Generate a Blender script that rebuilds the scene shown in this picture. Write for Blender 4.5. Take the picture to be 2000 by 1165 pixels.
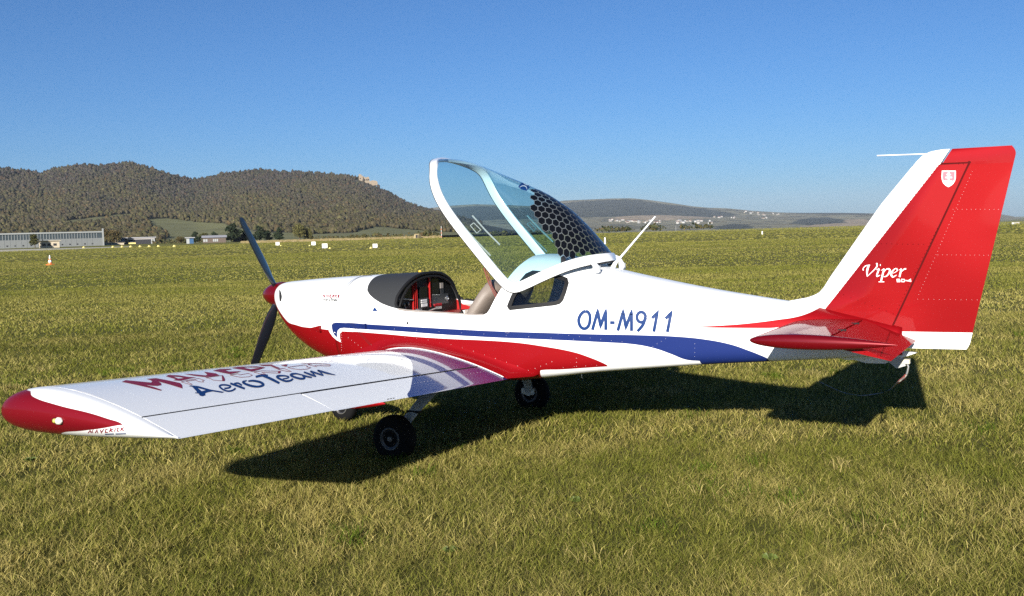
import bpy, bmesh, math, random
import numpy as np
from mathutils import Vector, Matrix
from mathutils.bvhtree import BVHTree
from mathutils.geometry import tessellate_polygon

random.seed(7)
rng = np.random.default_rng(7)
scene = bpy.context.scene
for o in list(bpy.data.objects):
    bpy.data.objects.remove(o, do_unlink=True)

# ------------------------------------------------------------------ camera
CAM = np.array([6.77015, -7.40759, 1.69938])
YAW, PITCH, ROLL, FPX = -0.50204099, -0.06608471, -0.0288755, 2000.68
_fw = np.array([math.cos(PITCH)*math.sin(YAW), math.cos(PITCH)*math.cos(YAW), math.sin(PITCH)])
_r0 = np.array([math.cos(YAW), -math.sin(YAW), 0.0])
_u0 = np.cross(_r0, _fw)
_rt = math.cos(ROLL)*_r0 + math.sin(ROLL)*_u0
_up = -math.sin(ROLL)*_r0 + math.cos(ROLL)*_u0
cd = bpy.data.cameras.new('camera')
cam = bpy.data.objects.new('camera', cd)
scene.collection.objects.link(cam)
cd.sensor_fit = 'HORIZONTAL'; cd.sensor_width = 36.0
cd.lens = FPX/2000.0*36.0
cd.clip_start = 0.05; cd.clip_end = 60000
M = Matrix.Identity(4)
for i in range(3):
    M[i][0] = _rt[i]; M[i][1] = _up[i]; M[i][2] = -_fw[i]; M[i][3] = CAM[i]
cam.matrix_world = M
scene.camera = cam

def ray(px, py):
    d = _fw*FPX + _rt*(px-1000.0) + _up*(582.5-py)
    return d/np.linalg.norm(d)
def on(px, py, ax, c):
    d = ray(px, py); t = (c-CAM[ax])/d[ax]
    return CAM + t*d
def horizon(px):
    a = _fw*FPX + _rt*(px-1000.0) + _up*582.5
    return a[2]/_up[2]
def at_range(px, rng_, z=0.0):
    """point at horizontal distance rng_ from the camera in the direction of image column px"""
    d = ray(px, horizon(px)); h = math.hypot(d[0], d[1])
    return Vector((CAM[0]+d[0]/h*rng_, CAM[1]+d[1]/h*rng_, z))

# ------------------------------------------------------------------ light
SUN_EL, SUN_AZ = math.radians(19.8), math.radians(-13.2)
sd = Vector((math.sin(SUN_AZ)*math.cos(SUN_EL), math.cos(SUN_AZ)*math.cos(SUN_EL), -math.sin(SUN_EL)))
world = bpy.data.worlds.new('World'); scene.world = world; world.use_nodes = True
wn = world.node_tree.nodes; wl = world.node_tree.links
bg = wn['Background']
sky = wn.new('ShaderNodeTexSky'); sky.sky_type = 'NISHITA'; sky.sun_disc = False
sky.sun_elevation = SUN_EL
sky.sun_rotation = math.atan2(-sd.x, -sd.y)
sky.altitude = 1100; sky.air_density = 1.0; sky.dust_density = 1.05; sky.ozone_density = 9.0
wl.new(sky.outputs['Color'], bg.inputs['Color'])
bg.inputs['Strength'].default_value = 0.058
sl = bpy.data.lights.new('sun', 'SUN'); sl.energy = 5.0; sl.angle = math.radians(0.53); sl.color = (1.0, 0.94, 0.84)
so = bpy.data.objects.new('sun', sl); scene.collection.objects.link(so)
so.rotation_euler = sd.to_track_quat('-Z', 'Y').to_euler(); so.location = (10, -30, 20)
vs = scene.view_settings
vs.view_transform = 'Standard'; vs.look = 'None'; vs.exposure = 0.85; vs.gamma = 1.0; vs.use_curve_mapping = False
scene.cycles.use_denoising = False
scene.cycles.max_bounces = 8; scene.cycles.transparent_max_bounces = 16
scene.cycles.volume_bounces = 0

# ------------------------------------------------------------------ helpers
col = scene.collection
def link(o, parent=None):
    col.objects.link(o)
    if parent is not None:
        o.parent = parent
        o.matrix_parent_inverse = root_world(parent).inverted()
    return o
def root_world(o):
    m = Matrix.LocRotScale(o.location, o.rotation_euler, o.scale)
    if o.parent is not None:
        return root_world(o.parent) @ o.matrix_parent_inverse @ m
    return m
def obj(name, me, m=None, parent=None, label=None, smooth=None):
    o = bpy.data.objects.new(name, me)
    if m is not None:
        if isinstance(m, (list, tuple)):
            for q in m: me.materials.append(q)
        elif not me.materials:
            me.materials.append(m)
    if smooth is not None and len(me.polygons):
        me.polygons.foreach_set('use_smooth', [True]*len(me.polygons))
        me.set_sharp_from_angle(angle=math.radians(smooth))
    link(o, parent)
    if label: o['label'] = label
    return o
def tag(o, label=None, cat=None, group=None, kind=None):
    if label: o['label'] = label
    if cat: o['category'] = cat
    if group: o['group'] = group
    if kind: o['kind'] = kind
    return o
def empty(name, loc, label, cat, group=None):
    o = bpy.data.objects.new(name, None); o.location = loc; o.empty_display_size = 0.3
    link(o); tag(o, label, cat, group); return o
def mesh(name, v, f):
    me = bpy.data.meshes.new(name); me.from_pydata([tuple(map(float, p)) for p in v], [], f); me.update(); return me
def bm_mesh(name, bm, recalc=True):
    if recalc: bmesh.ops.recalc_face_normals(bm, faces=bm.faces)
    me = bpy.data.meshes.new(name); bm.to_mesh(me); bm.free(); return me
class MB:
    """collects simple shapes; .mesh() gives one mesh"""
    def __init__(s): s.v = []; s.f = []
    def add(s, v, f):
        b = len(s.v); s.v += [tuple(map(float, p)) for p in v]; s.f += [tuple(b+i for i in q) for q in f]; return s
    def box(s, c, size, rz=0.0, ry=0.0, bev=0.0):
        R = Matrix.Rotation(rz, 3, 'Z') @ Matrix.Rotation(ry, 3, 'Y'); h = [x/2 for x in size]; vv = []
        for sx in (-1, 1):
            for sy in (-1, 1):
                for sz in (-1, 1):
                    vv.append(Vector(c) + R @ Vector((sx*h[0], sy*h[1], sz*h[2])))
        return s.add(vv, [(0,1,3,2),(4,6,7,5),(0,4,5,1),(2,3,7,6),(0,2,6,4),(1,5,7,3)])
    def tube(s, pts, r, n=8, caps=True):
        pts = [Vector(p) for p in pts]; k = len(pts); rr = r if hasattr(r, '__len__') else [r]*k
        rings = []; prev = None
        for i, p in enumerate(pts):
            t = (pts[min(i+1, k-1)]-pts[max(i-1, 0)]).normalized()
            if prev is None:
                a = t.orthogonal().normalized()
            else:
                a = (prev - t*prev.dot(t)).normalized()
            prev = a; b = t.cross(a)
            rings.append([p + (a*math.cos(2*math.pi*j/n)+b*math.sin(2*math.pi*j/n))*rr[i] for j in range(n)])
        v = [q for R_ in rings for q in R_]; f = []
        for i in range(k-1):
            for j in range(n):
                f.append((i*n+j, i*n+(j+1) % n, (i+1)*n+(j+1) % n, (i+1)*n+j))
        if caps: f += [tuple(range(n))[::-1], tuple((k-1)*n+j for j in range(n))]
        return s.add(v, f)
    def lathe(s, prof, origin, axis='x', n=32):
        """prof: list of (a, r) along axis"""
        v = []; f = []; k = len(prof)
        for a, r_ in prof:
            for j in range(n):
                c, d = math.cos(2*math.pi*j/n)*r_, math.sin(2*math.pi*j/n)*r_
                p = {'x': (a, c, d), 'y': (c, a, d), 'z': (c, d, a)}[axis]
                v.append((origin[0]+p[0], origin[1]+p[1], origin[2]+p[2]))
        for i in range(k-1):
            for j in range(n):
                f.append((i*n+j, i*n+(j+1) % n, (i+1)*n+(j+1) % n, (i+1)*n+j))
        f += [tuple(range(n))[::-1], tuple((k-1)*n+j for j in range(n))]
        return s.add(v, f)
    def mesh(s, name):
        bm = bmesh.new(); me0 = mesh(name, s.v, s.f); bm.from_mesh(me0); bpy.data.meshes.remove(me0)
        return bm_mesh(name, bm)
def loft(name, secs, closed=True, cap=True):
    n = len(secs[0]); v = [p for s in secs for p in s]; f = []
    for i in range(len(secs)-1):
        for j in range(n if closed else n-1):
            f.append((i*n+j, i*n+(j+1) % n, (i+1)*n+(j+1) % n, (i+1)*n+j))
    if cap and closed:
        f += [tuple(range(n))[::-1], tuple((len(secs)-1)*n+j for j in range(n))]
    bm = bmesh.new(); me = mesh(name, v, f); bm.from_mesh(me); bpy.data.meshes.remove(me)
    return bm_mesh(name, bm)
def pchip(xs, ys):
    xs = np.array(xs, float); ys = np.array(ys, float); h = np.diff(xs); d = np.diff(ys)/h
    m = np.zeros_like(ys); m[0] = d[0]; m[-1] = d[-1]
    for i in range(1, len(xs)-1):
        if d[i-1]*d[i] > 0:
            w1 = 2*h[i]+h[i-1]; w2 = h[i]+2*h[i-1]; m[i] = (w1+w2)/(w1/d[i-1]+w2/d[i])
    def fn(x):
        x = min(max(x, xs[0]), xs[-1]); i = min(max(int(np.searchsorted(xs, x))-1, 0), len(xs)-2)
        t = (x-xs[i])/h[i]
        return float((1+2*t)*(1-t)**2*ys[i]+t*(1-t)**2*h[i]*m[i]+t*t*(3-2*t)*ys[i+1]+t*t*(t-1)*h[i]*m[i+1])
    return fn
def smooth_curve(pts, n):
    """uniform Catmull-Rom through pts, n samples"""
    P = np.array(pts, float); k = len(P); out = []
    for t in np.linspace(0, k-1-1e-9, n):
        i = int(t); u = t-i
        p0, p1, p2, p3 = P[max(i-1, 0)], P[i], P[min(i+1, k-1)], P[min(i+2, k-1)]
        out.append(0.5*((2*p1)+(-p0+p2)*u+(2*p0-5*p1+4*p2-p3)*u*u+(-p0+3*p1-3*p2+p3)*u**3))
    return np.array(out)

# ------------------------------------------------------------------ materials
def nt(m): return m.node_tree.nodes, m.node_tree.links
def mat(name, base, rough=0.5, metal=0.0, coat=0.0, spec=0.5, bump=0.0, bscale=40.0, var=0.0, vscale=3.0, noise_rough=0.0, bdist=0.02, bdet=4.0):
    m = bpy.data.materials.new(name); m.use_nodes = True; N, L = nt(m); b = N['Principled BSDF']
    b.inputs['Base Color'].default_value = (*base, 1); b.inputs['Roughness'].default_value = rough
    b.inputs['Metallic'].default_value = metal; b.inputs['Coat Weight'].default_value = coat
    b.inputs['Coat Roughness'].default_value = 0.04; b.inputs['Specular IOR Level'].default_value = spec
    tc = N.new('ShaderNodeTexCoord')
    if var > 0:
        n = N.new('ShaderNodeTexNoise'); n.inputs['Scale'].default_value = vscale; n.inputs['Detail'].default_value = 6
        L.new(tc.outputs['Object'], n.inputs['Vector'])
        mx = N.new('ShaderNodeMix'); mx.data_type = 'RGBA'
        mx.inputs[6].default_value = (*[c*(1-var) for c in base], 1); mx.inputs[7].default_value = (*[min(1, c*(1+var)) for c in base], 1)
        L.new(n.outputs['Fac'], mx.inputs[0]); L.new(mx.outputs[2], b.inputs['Base Color'])
    if noise_rough > 0:
        n = N.new('ShaderNodeTexNoise'); n.inputs['Scale'].default_value = 9; n.inputs['Detail'].default_value = 5
        L.new(tc.outputs['Object'], n.inputs['Vector'])
        mr = N.new('ShaderNodeMapRange'); mr.inputs[3].default_value = rough; mr.inputs[4].default_value = rough+noise_rough
        L.new(n.outputs['Fac'], mr.inputs[0]); L.new(mr.outputs[0], b.inputs['Roughness'])
    if bump > 0:
        n = N.new('ShaderNodeTexNoise'); n.inputs['Scale'].default_value = bscale; n.inputs['Detail'].default_value = bdet
        L.new(tc.outputs['Object'], n.inputs['Vector'])
        bp = N.new('ShaderNodeBump'); bp.inputs['Strength'].default_value = bump; bp.inputs['Distance'].default_value = bdist
        L.new(n.outputs['Fac'], bp.inputs['Height']); L.new(bp.outputs[0], b.inputs['Normal'])
        if coat > 0: L.new(bp.outputs[0], b.inputs['Coat Normal'])
    return m
WHITE = (0.80, 0.815, 0.82); RED = (0.25, 0.002, 0.005); BLUE = (0.010, 0.024, 0.130)
M_white = mat('white_paint', WHITE, 0.28, coat=0.6, noise_rough=0.08, bump=0.010, bscale=3.0)
M_red = mat('red_metallic_paint', RED, 0.62, metal=0.35, coat=0.35, spec=0.12, bump=0.10, bscale=2.6, var=0.08, vscale=120)
M_redskin = mat('red_sheet_skin_paint', (0.22, 0.002, 0.004), 0.50, metal=0.50, coat=0.35, spec=0.12, bump=0.30, bscale=1.25, bdist=0.10, bdet=0.6, var=0.10, vscale=140)
M_redpod = mat('dark_red_metallic_paint', (0.15, 0.002, 0.006), 0.30, metal=0.35, coat=0.5, spec=0.3)
M_blue = mat('blue_paint', BLUE, 0.60, metal=0.30, coat=0.3, spec=0.12, bump=0.012, bscale=4.0)
M_letter_blue = mat('blue_lettering', (0.006, 0.032, 0.135), 0.45, spec=0.12)
M_letter_red = mat('red_lettering', (0.20, 0.010, 0.028), 0.45, spec=0.15)
M_letter_white = mat('white_lettering', (0.82, 0.80, 0.80), 0.5, spec=0.2)
M_pink = mat('pink_emblem', (0.50, 0.13, 0.17), 0.4)
M_black = mat('black_plastic', (0.006, 0.006, 0.007), 0.5, spec=0.2, var=0.2)
M_glare = mat('dark_grey_glareshield', (0.035, 0.037, 0.040), 0.42, bump=0.05, bscale=300, var=0.12)
M_rubber = mat('tyre_rubber', (0.006, 0.006, 0.0065), 0.85, spec=0.15, bump=0.1, bscale=120)
M_metal = mat('bare_aluminium', (0.62, 0.62, 0.62), 0.32, metal=0.9)
M_dmetal = mat('dark_metal', (0.05, 0.05, 0.055), 0.4, metal=0.6)
M_gap = mat('gap_shade_and_black_marks', (0.01, 0.01, 0.011), 0.9)  # near black: painted shade in gaps, also dark seams and small print
M_seat = mat('taupe_seat_leather', (0.20, 0.165, 0.14), 0.55, bump=0.12, bscale=90, var=0.15, vscale=6)
M_trimgrey = mat('grey_cockpit_trim', (0.28, 0.25, 0.23), 0.6, var=0.08)
M_inred = mat('red_cockpit_frame', (0.33, 0.012, 0.012), 0.35, coat=0.5)
M_prop = mat('black_carbon_blade', (0.010, 0.013, 0.019), 0.22, coat=0.7, var=0.2)
M_seal = mat('rubber_seal_and_gap_shade', (0.008, 0.008, 0.009), 0.6, spec=0.25)
M_leg = mat('grey_composite_leg', (0.42, 0.43, 0.42), 0.4)
M_rivet = mat('rivet_paint', (0.55, 0.55, 0.56), 0.3, coat=0.3)
M_dots = mat('dark_rivet_paint', (0.075, 0.002, 0.003), 0.6, spec=0.08)
M_cable = mat('red_cable_sheath', (0.16, 0.02, 0.012), 0.5)
def glass_mat(name, tint, rough=0.0, base=0.04, refl=1.0):
    m = bpy.data.materials.new(name); m.use_nodes = True; N, L = nt(m); N.clear()
    out = N.new('ShaderNodeOutputMaterial'); mx = N.new('ShaderNodeMixShader')
    tr = N.new('ShaderNodeBsdfTransparent'); tr.inputs[0].default_value = (*tint, 1)
    gl = N.new('ShaderNodeBsdfGlossy'); gl.inputs['Roughness'].default_value = rough; gl.inputs[0].default_value = (refl, refl, refl, 1)
    fr = N.new('ShaderNodeFresnel'); ge = N.new('ShaderNodeNewGeometry'); mr = N.new('ShaderNodeMapRange')   # same reflectance from both sides of the thin sheet
    mr.inputs[3].default_value = 1.49; mr.inputs[4].default_value = 1/1.49; L.new(ge.outputs['Backfacing'], mr.inputs[0]); L.new(mr.outputs[0], fr.inputs[0])
    L.new(fr.outputs[0], mx.inputs[0]); L.new(tr.outputs[0], mx.inputs[1]); L.new(gl.outputs[0], mx.inputs[2]); L.new(mx.outputs[0], out.inputs[0])
    return m
M_canopy = glass_mat('blue_tinted_canopy_glass', (0.66, 0.83, 0.88))
M_window = glass_mat('grey_tinted_window_glass', (0.55, 0.58, 0.58))
M_clear = glass_mat('clear_acrylic', (0.80, 0.86, 0.86))

# ------------------------------------------------------------------ pixel decals (printed or painted marks lying on a surface)
def bvh_of(*objs):
    v = []; f = []
    for o in objs:
        b = len(v); mw = o.matrix_world
        v += [Vector(p.co) for p in o.data.vertices]; f += [tuple(b+i for i in p.vertices) for p in o.data.polygons]
    return BVHTree.FromPolygons(v, f)
def hit(bvh, px, py):
    d = Vector(ray(px, py)); loc, nor, i, dist = bvh.ray_cast(Vector(CAM), d)
    if loc is None: return None, None
    if nor.dot(d) > 0: nor = -nor
    return loc, nor
def map_pixels(bvh, v2, faces, off):
    pts = []; ok = []
    for (x, y) in v2:
        l, n = hit(bvh, x, y)
        if l is None: pts.append(Vector((0, 0, 0))); ok.append(False)
        else: pts.append(l+n*off); ok.append(True)
    ff = [f for f in faces if all(ok[i] for i in f)]
    used = sorted({i for f in ff for i in f}); mp = {u: k for k, u in enumerate(used)}
    return [pts[i] for i in used], [tuple(mp[i] for i in f) for f in ff]
def fill2d(poly, step):
    """triangulated polygon cut by a grid: (verts2d, faces)"""
    bm = bmesh.new(); vs_ = [bm.verts.new((p[0], p[1], 0)) for p in poly]
    for t in tessellate_polygon([[Vector((p[0], p[1], 0)) for p in poly]]):
        try: bm.faces.new([vs_[i] for i in t])
        except ValueError: pass
    x0, x1 = min(p[0] for p in poly), max(p[0] for p in poly); y0, y1 = min(p[1] for p in poly), max(p[1] for p in poly)
    for x in np.arange(x0+step, x1, step):
        bmesh.ops.bisect_plane(bm, geom=bm.verts[:]+bm.edges[:]+bm.faces[:], plane_co=(x, 0, 0), plane_no=(1, 0, 0))
    for y in np.arange(y0+step, y1, step):
        bmesh.ops.bisect_plane(bm, geom=bm.verts[:]+bm.edges[:]+bm.faces[:], plane_co=(0, y, 0), plane_no=(0, 1, 0))
    bm.verts.ensure_lookup_table(); bm.verts.index_update()
    v = [(q.co.x, q.co.y) for q in bm.verts]; f = [tuple(w.index for w in q.verts) for q in bm.faces]; bm.free()
    return v, f
def ribbon2d(pts, w, seg=4.0, curve=False):
    """flat stroke of width w (number or one per point) along pts"""
    P = np.array(pts, float); W = np.array(w if hasattr(w, '__len__') else [w]*len(P), float)
    if curve and len(P) > 2:
        n = max(12, 7*len(P)); S = smooth_curve(np.c_[P, W], n); P, W = S[:, :2], S[:, 2]
    else:
        Q = [np.r_[P[0], W[0]]]
        for i in range(len(P)-1):
            k = max(1, int(np.linalg.norm(P[i+1]-P[i])/seg))
            for j in range(1, k+1): Q.append(np.r_[P[i], W[i]]*(1-j/k)+np.r_[P[i+1], W[i+1]]*(j/k))
        Q = np.array(Q); P, W = Q[:, :2], Q[:, 2]
    n = len(P); v = []; f = []
    for i in range(n):
        a = P[i]-P[max(i-1, 0)]; b = P[min(i+1, n-1)]-P[i]
        la, lb = np.linalg.norm(a), np.linalg.norm(b)
        a = a/la if la > 0 else b/lb; b = b/lb if lb > 0 else a
        t = a+b; lt = np.linalg.norm(t); t = t/lt if lt > 1e-3 else a
        nn = np.array([-t[1], t[0]]); c = max(0.45, abs(float(nn@np.array([-a[1], a[0]]))))
        v += [tuple(P[i]+nn*W[i]/2/c), tuple(P[i]-nn*W[i]/2/c)]
    for i in range(n-1): f.append((2*i, 2*i+1, 2*i+3, 2*i+2))
    return v, f
def decal(name, bvh, parts, m, parent, off=0.0012, label=None, stagger=0.00018):
    """parts: list of ('poly', pts, step) or ('line', pts, width, curve)"""
    V = []; F = []
    for k, p in enumerate(parts):
        if p[0] == 'poly': v2, f2 = fill2d(p[1], p[2])
        else: v2, f2 = ribbon2d(p[1], p[2], curve=p[3] if len(p) > 3 else False)
        v, f = map_pixels(bvh, v2, f2, off+k*stagger)
        b = len(V); V += v; F += [tuple(b+i for i in q) for q in f]
    me = mesh(name, V, F)
    # face the camera side
    bm = bmesh.new(); bm.from_mesh(me)
    for fc in bm.faces:
        if fc.normal.dot(Vector(CAM)-fc.calc_center_median()) < 0: fc.normal_flip()
    bm.to_mesh(me); bm.free()
    return obj(name, me, m, parent, label, smooth=60)
def rivets(name, bvh, rows, r, m, parent, off=0.0):
    """rows: (list of pixel points, count): one joined mesh of small domes"""
    V = []; F = []
    for pts, cnt in rows:
        P = np.array(pts, float); L = np.r_[0, np.cumsum(np.linalg.norm(np.diff(P, axis=0), axis=1))]
        for s in np.linspace(0, L[-1], cnt):
            x, y = np.interp(s, L, P[:, 0]), np.interp(s, L, P[:, 1])
            l, n = hit(bvh, x, y)
            if l is None: continue
            a = n.orthogonal().normalized(); c = n.cross(a); b = len(V)
            for ring, hh in ((1.0, 0.0), (0.7, 0.45)):
                for j in range(6):
                    V.append(l+n*(off+hh*r*0.7)+(a*math.cos(j*math.pi/3)+c*math.sin(j*math.pi/3))*r*ring)
            V.append(l+n*(off+r*0.5))
            for j in range(6):
                k = (j+1) % 6; F += [(b+j, b+k, b+6+k, b+6+j), (b+6+j, b+6+k, b+12)]
    o = obj(name, mesh(name, V, F), m, parent, smooth=80); o['kind'] = 'stuff'
    return o
# ================================================================== AIRCRAFT
plane = empty('light_aircraft', (2.3, 0, 0), 'white, red and blue low wing light aircraft with its canopy tilted open', 'aircraft')
FX = [.27,.30,.35,.45,.6,.8,1.0,1.25,1.6,1.93,2.4,2.9,3.05,3.2,3.4,3.58,4.05,4.5,4.88,5.26,5.75]
f_zt = pchip([.27,.30,.35,.45,.6,.8,1.0,1.25,1.6,1.93,2.4,2.9,3.05,3.2,3.4,3.58,4.05,4.45,4.83,5.1,5.4,5.75],
             [1.255,1.27,1.279,1.288,1.30,1.313,1.324,1.335,1.352,1.366,1.42,1.49,1.50,1.488,1.44,1.389,1.288,1.214,1.155,1.115,1.05,.965])
f_zb = pchip([.27,.30,.35,.45,.6,.8,1.0,1.25,1.6,2.4,2.9,3.2,3.6,4.05,4.5,4.88,5.26,5.75],
             [1.05,1.0,.94,.85,.735,.635,.57,.52,.49,.49,.51,.545,.60,.645,.685,.71,.735,.77])
f_w = pchip([.27,.30,.35,.45,.6,.8,1.0,1.25,1.6,1.93,2.4,2.9,3.2,3.58,4.05,4.5,4.88,5.26,5.75],
            [.14,.18,.23,.305,.375,.43,.465,.495,.525,.54,.55,.535,.505,.455,.385,.31,.235,.16,.07])
f_zc = pchip([.27,.6,1.0,1.6,2.4,3.2,4.0,5.0,5.75], [1.155,1.05,.97,.92,.90,.92,.93,.93,.90])
f_nt = pchip([.27,1.0,1.93,3.0,4.0,5.75], [2.1,2.3,2.35,2.5,2.3,2.0])
f_nb = pchip([.27,1.0,1.6,2.8,3.6,5.75], [2.0,2.6,3.8,5.5,7.5,7.0])
def fus_sec(x, n=96, ins=0.0, zfloor=None):
    zt, zb, w, zc, a, b = f_zt(x)-ins, f_zb(x)+ins, f_w(x)-ins, f_zc(x), f_nt(x), f_nb(x)
    if zfloor is not None: zb = max(zb, zfloor)
    out = []
    for j in range(n):
        t = 2*math.pi*j/n; c, s = math.cos(t), math.sin(t)
        e = a if s >= 0 else b
        y = math.copysign(abs(c)**(2/e), c)*w
        z = zc+(zt-zc)*abs(s)**(2/e) if s >= 0 else zc-(zc-zb)*abs(s)**(2/e)
        out.append((x, y, z))
    return out
def fus_stations(x0, x1, step):
    return list(np.linspace(x0, x1, max(2, int((x1-x0)/step)+1)))
X_SPLIT = 1.235
cowl_me = loft('cowling', [fus_sec(x) for x in [.27,.28,.29,.30,.315,.335,.36,.39,.42]+fus_stations(.45, X_SPLIT, .04)])
fus_me = loft('fuselage', [fus_sec(x) for x in fus_stations(X_SPLIT+.003, 5.75, .04)])
class _T:  # light wrapper so bvh_of can read a mesh before it becomes an object
    def __init__(s, me): s.data = me; s.matrix_world = Matrix.Identity(4)
BV_fus = bvh_of(_T(cowl_me), _T(fus_me))
def pz(pts, dx=0):
    out = []
    for q in pts:
        l, n = hit(BV_fus, *q)
        if l is not None: out.append((l.x, l.z))
    out.sort(); res = []
    for p in out:
        if not res or p[0]-res[-1][0] > .012: res.append(p)
    return res
c_red = pz([(556,622),(565,631),(578,635),(590,638.5),(612,641),(642,644.5),(669,647),(689,648),(755,653),(810,658),(880,662.3),(944,665),(1008,669.5),(1056,676),(1120,688),(1152,698.5),(1175,708),(1188,715)])
c_red += [(c_red[-1][0]+.05, .4), (6.4, .3)]
c_bel = pz([(1052,725),(1100,722),(1190,716)]); c_bel = [(0.1, .2), (c_bel[0][0]-.04, .2)]+c_bel+[(c_bel[-1][0]+.4, c_bel[-1][1]+.03), (6.4, c_bel[-1][1]+.2)]
c_bu = pz([(672,631),(683,631),(716,633.5),(800,638.5),(880,643),(960,647),(1050,650),(1150,653),(1250,655),(1325,658),(1375,663),(1425,672.5),(1462,685),(1485,694),(1500,701)])
c_bu = [(0.1, .2), (c_bu[0][0]-.03, .2)]+c_bu+[(c_bu[-1][0]+.06, .55), (6.4, .3)]
c_bl = pz([(672,641),(716,644),(755,646),(880,655),(960,659.5),(1050,663),(1175,669),(1237,673),(1275,680),(1312,692.5),(1344,704)])
c_bl = [(0.1, .9)]+c_bl+[(c_bl[-1][0]+.10, c_bl[-1][1]-.008), (c_bl[-1][0]+.13, .4), (6.4, .3)]
c_tu = pz([(1328,638.5),(1425,635),(1487,629),(1525,624),(1547,621),(1575,613.5)]); c_tu = [(0.1, .1), (c_tu[0][0]-.03, c_tu[0][1])]+c_tu+[(5.24, 1.12), (5.34, 1.25), (6.4, 1.6)]
c_tl = pz([(1328,639.5),(1425,641),(1500,641.5)]); c_tl = [(0.1, .98)]+c_tl+[(5.0, .965), (5.46, .955), (5.52, .80), (6.4, .70)]
c_gl = [(0.1, 1.8), (1.425, 1.8), (1.445, 1.345), (1.479, 1.30), (1.516, 1.234), (1.58, 1.19), (1.655, 1.155), (1.74, 1.122), (1.833, 1.098), (1.93, 1.080), (2.06, 1.070), (2.10, 1.8), (6.4, 1.8)]
def livery(name):
    m = mat(name, WHITE, 0.34, coat=0.25, spec=0.12, bump=0.008, bscale=3.0); N, L = nt(m); b = N['Principled BSDF']
    tc = N.new('ShaderNodeTexCoord'); sp = N.new('ShaderNodeSeparateXYZ'); L.new(tc.outputs['Object'], sp.inputs[0])
    nx = N.new('ShaderNodeMath'); nx.operation = 'DIVIDE'; nx.inputs[1].default_value = 6.5; L.new(sp.outputs['X'], nx.inputs[0])
    def cmp_(pts, above):
        fc = N.new('ShaderNodeFloatCurve'); c = fc.mapping.curves[0]
        pts = [(x/6.5, z/2.0) for x, z in pts]
        c.points[0].location = pts[0]; c.points[1].location = pts[-1]
        for p in pts[1:-1]: c.points.new(*p)
        for p in c.points: p.handle_type = 'VECTOR' if above is None else 'AUTO_CLAMPED'
        fc.mapping.use_clip = False; fc.mapping.update()
        L.new(nx.outputs[0], fc.inputs['Value'])
        ml = N.new('ShaderNodeMath'); ml.operation = 'MULTIPLY'; ml.inputs[1].default_value = 2.0; L.new(fc.outputs[0], ml.inputs[0])
        sb = N.new('ShaderNodeMath'); sb.operation = 'SUBTRACT'; L.new(sp.outputs['Z'], sb.inputs[0]); L.new(ml.outputs[0], sb.inputs[1])
        k = N.new('ShaderNodeMapRange'); k.clamp = True; k.inputs[1].default_value = -0.0015; k.inputs[2].default_value = 0.0015
        L.new(sb.outputs[0], k.inputs[0]); return k.outputs[0]      # 1 above the curve
    def mul(a, b_, inv_a=False, inv_b=False):
        def iv(s):
            q = N.new('ShaderNodeMath'); q.operation = 'SUBTRACT'; q.inputs[0].default_value = 1.0; L.new(s, q.inputs[1]); return q.outputs[0]
        q = N.new('ShaderNodeMath'); q.operation = 'MULTIPLY'; L.new(iv(a) if inv_a else a, q.inputs[0]); L.new(iv(b_) if inv_b else b_, q.inputs[1]); return q.outputs[0]
    red = mul(cmp_(c_bel, True), cmp_(c_red, True), inv_b=True)
    blue = mul(cmp_(c_bl, True), cmp_(c_bu, True), inv_b=True)
    red2 = mul(cmp_(c_tl, True), cmp_(c_tu, True), inv_b=True)
    gl = cmp_(c_gl, None)
    last = None; prev = (*WHITE, 1); s = None
    for fac, colr in ((red, RED), (blue, BLUE), (red2, RED), (gl, (0.035, 0.037, 0.040))):
        mx = N.new('ShaderNodeMix'); mx.data_type = 'RGBA'
        if s is None: mx.inputs[6].default_value = prev
        else: L.new(s, mx.inputs[6])
        mx.inputs[7].default_value = (*colr, 1); L.new(fac, mx.inputs[0]); s = mx.outputs[2]
    L.new(s, b.inputs['Base Color'])
    cw = N.new('ShaderNodeMapRange'); cw.inputs[3].default_value = 0.25; cw.inputs[4].default_value = 0.03; L.new(gl, cw.inputs[0]); L.new(cw.outputs[0], b.inputs['Coat Weight'])
    rg = N.new('ShaderNodeMapRange'); rg.inputs[3].default_value = 0.34; rg.inputs[4].default_value = 0.60
    s1_ = N.new('ShaderNodeMath'); s1_.operation = 'MAXIMUM'; L.new(red, s1_.inputs[0]); L.new(blue, s1_.inputs[1])
    s2_ = N.new('ShaderNodeMath'); s2_.operation = 'MAXIMUM'; L.new(s1_.outputs[0], s2_.inputs[0]); L.new(red2, s2_.inputs[1])
    s3_ = N.new('ShaderNodeMath'); s3_.operation = 'MULTIPLY'; s3_.inputs[1].default_value = .35; L.new(s2_.outputs[0], s3_.inputs[0]); L.new(s3_.outputs[0], b.inputs['Metallic'])
    s4_ = N.new('ShaderNodeMath'); s4_.operation = 'MAXIMUM'; L.new(s2_.outputs[0], s4_.inputs[0]); L.new(gl, s4_.inputs[1]); L.new(s4_.outputs[0], rg.inputs[0]); L.new(rg.outputs[0], b.inputs['Roughness'])
    return m
M_liv = livery('fuselage_livery_paint')

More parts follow.
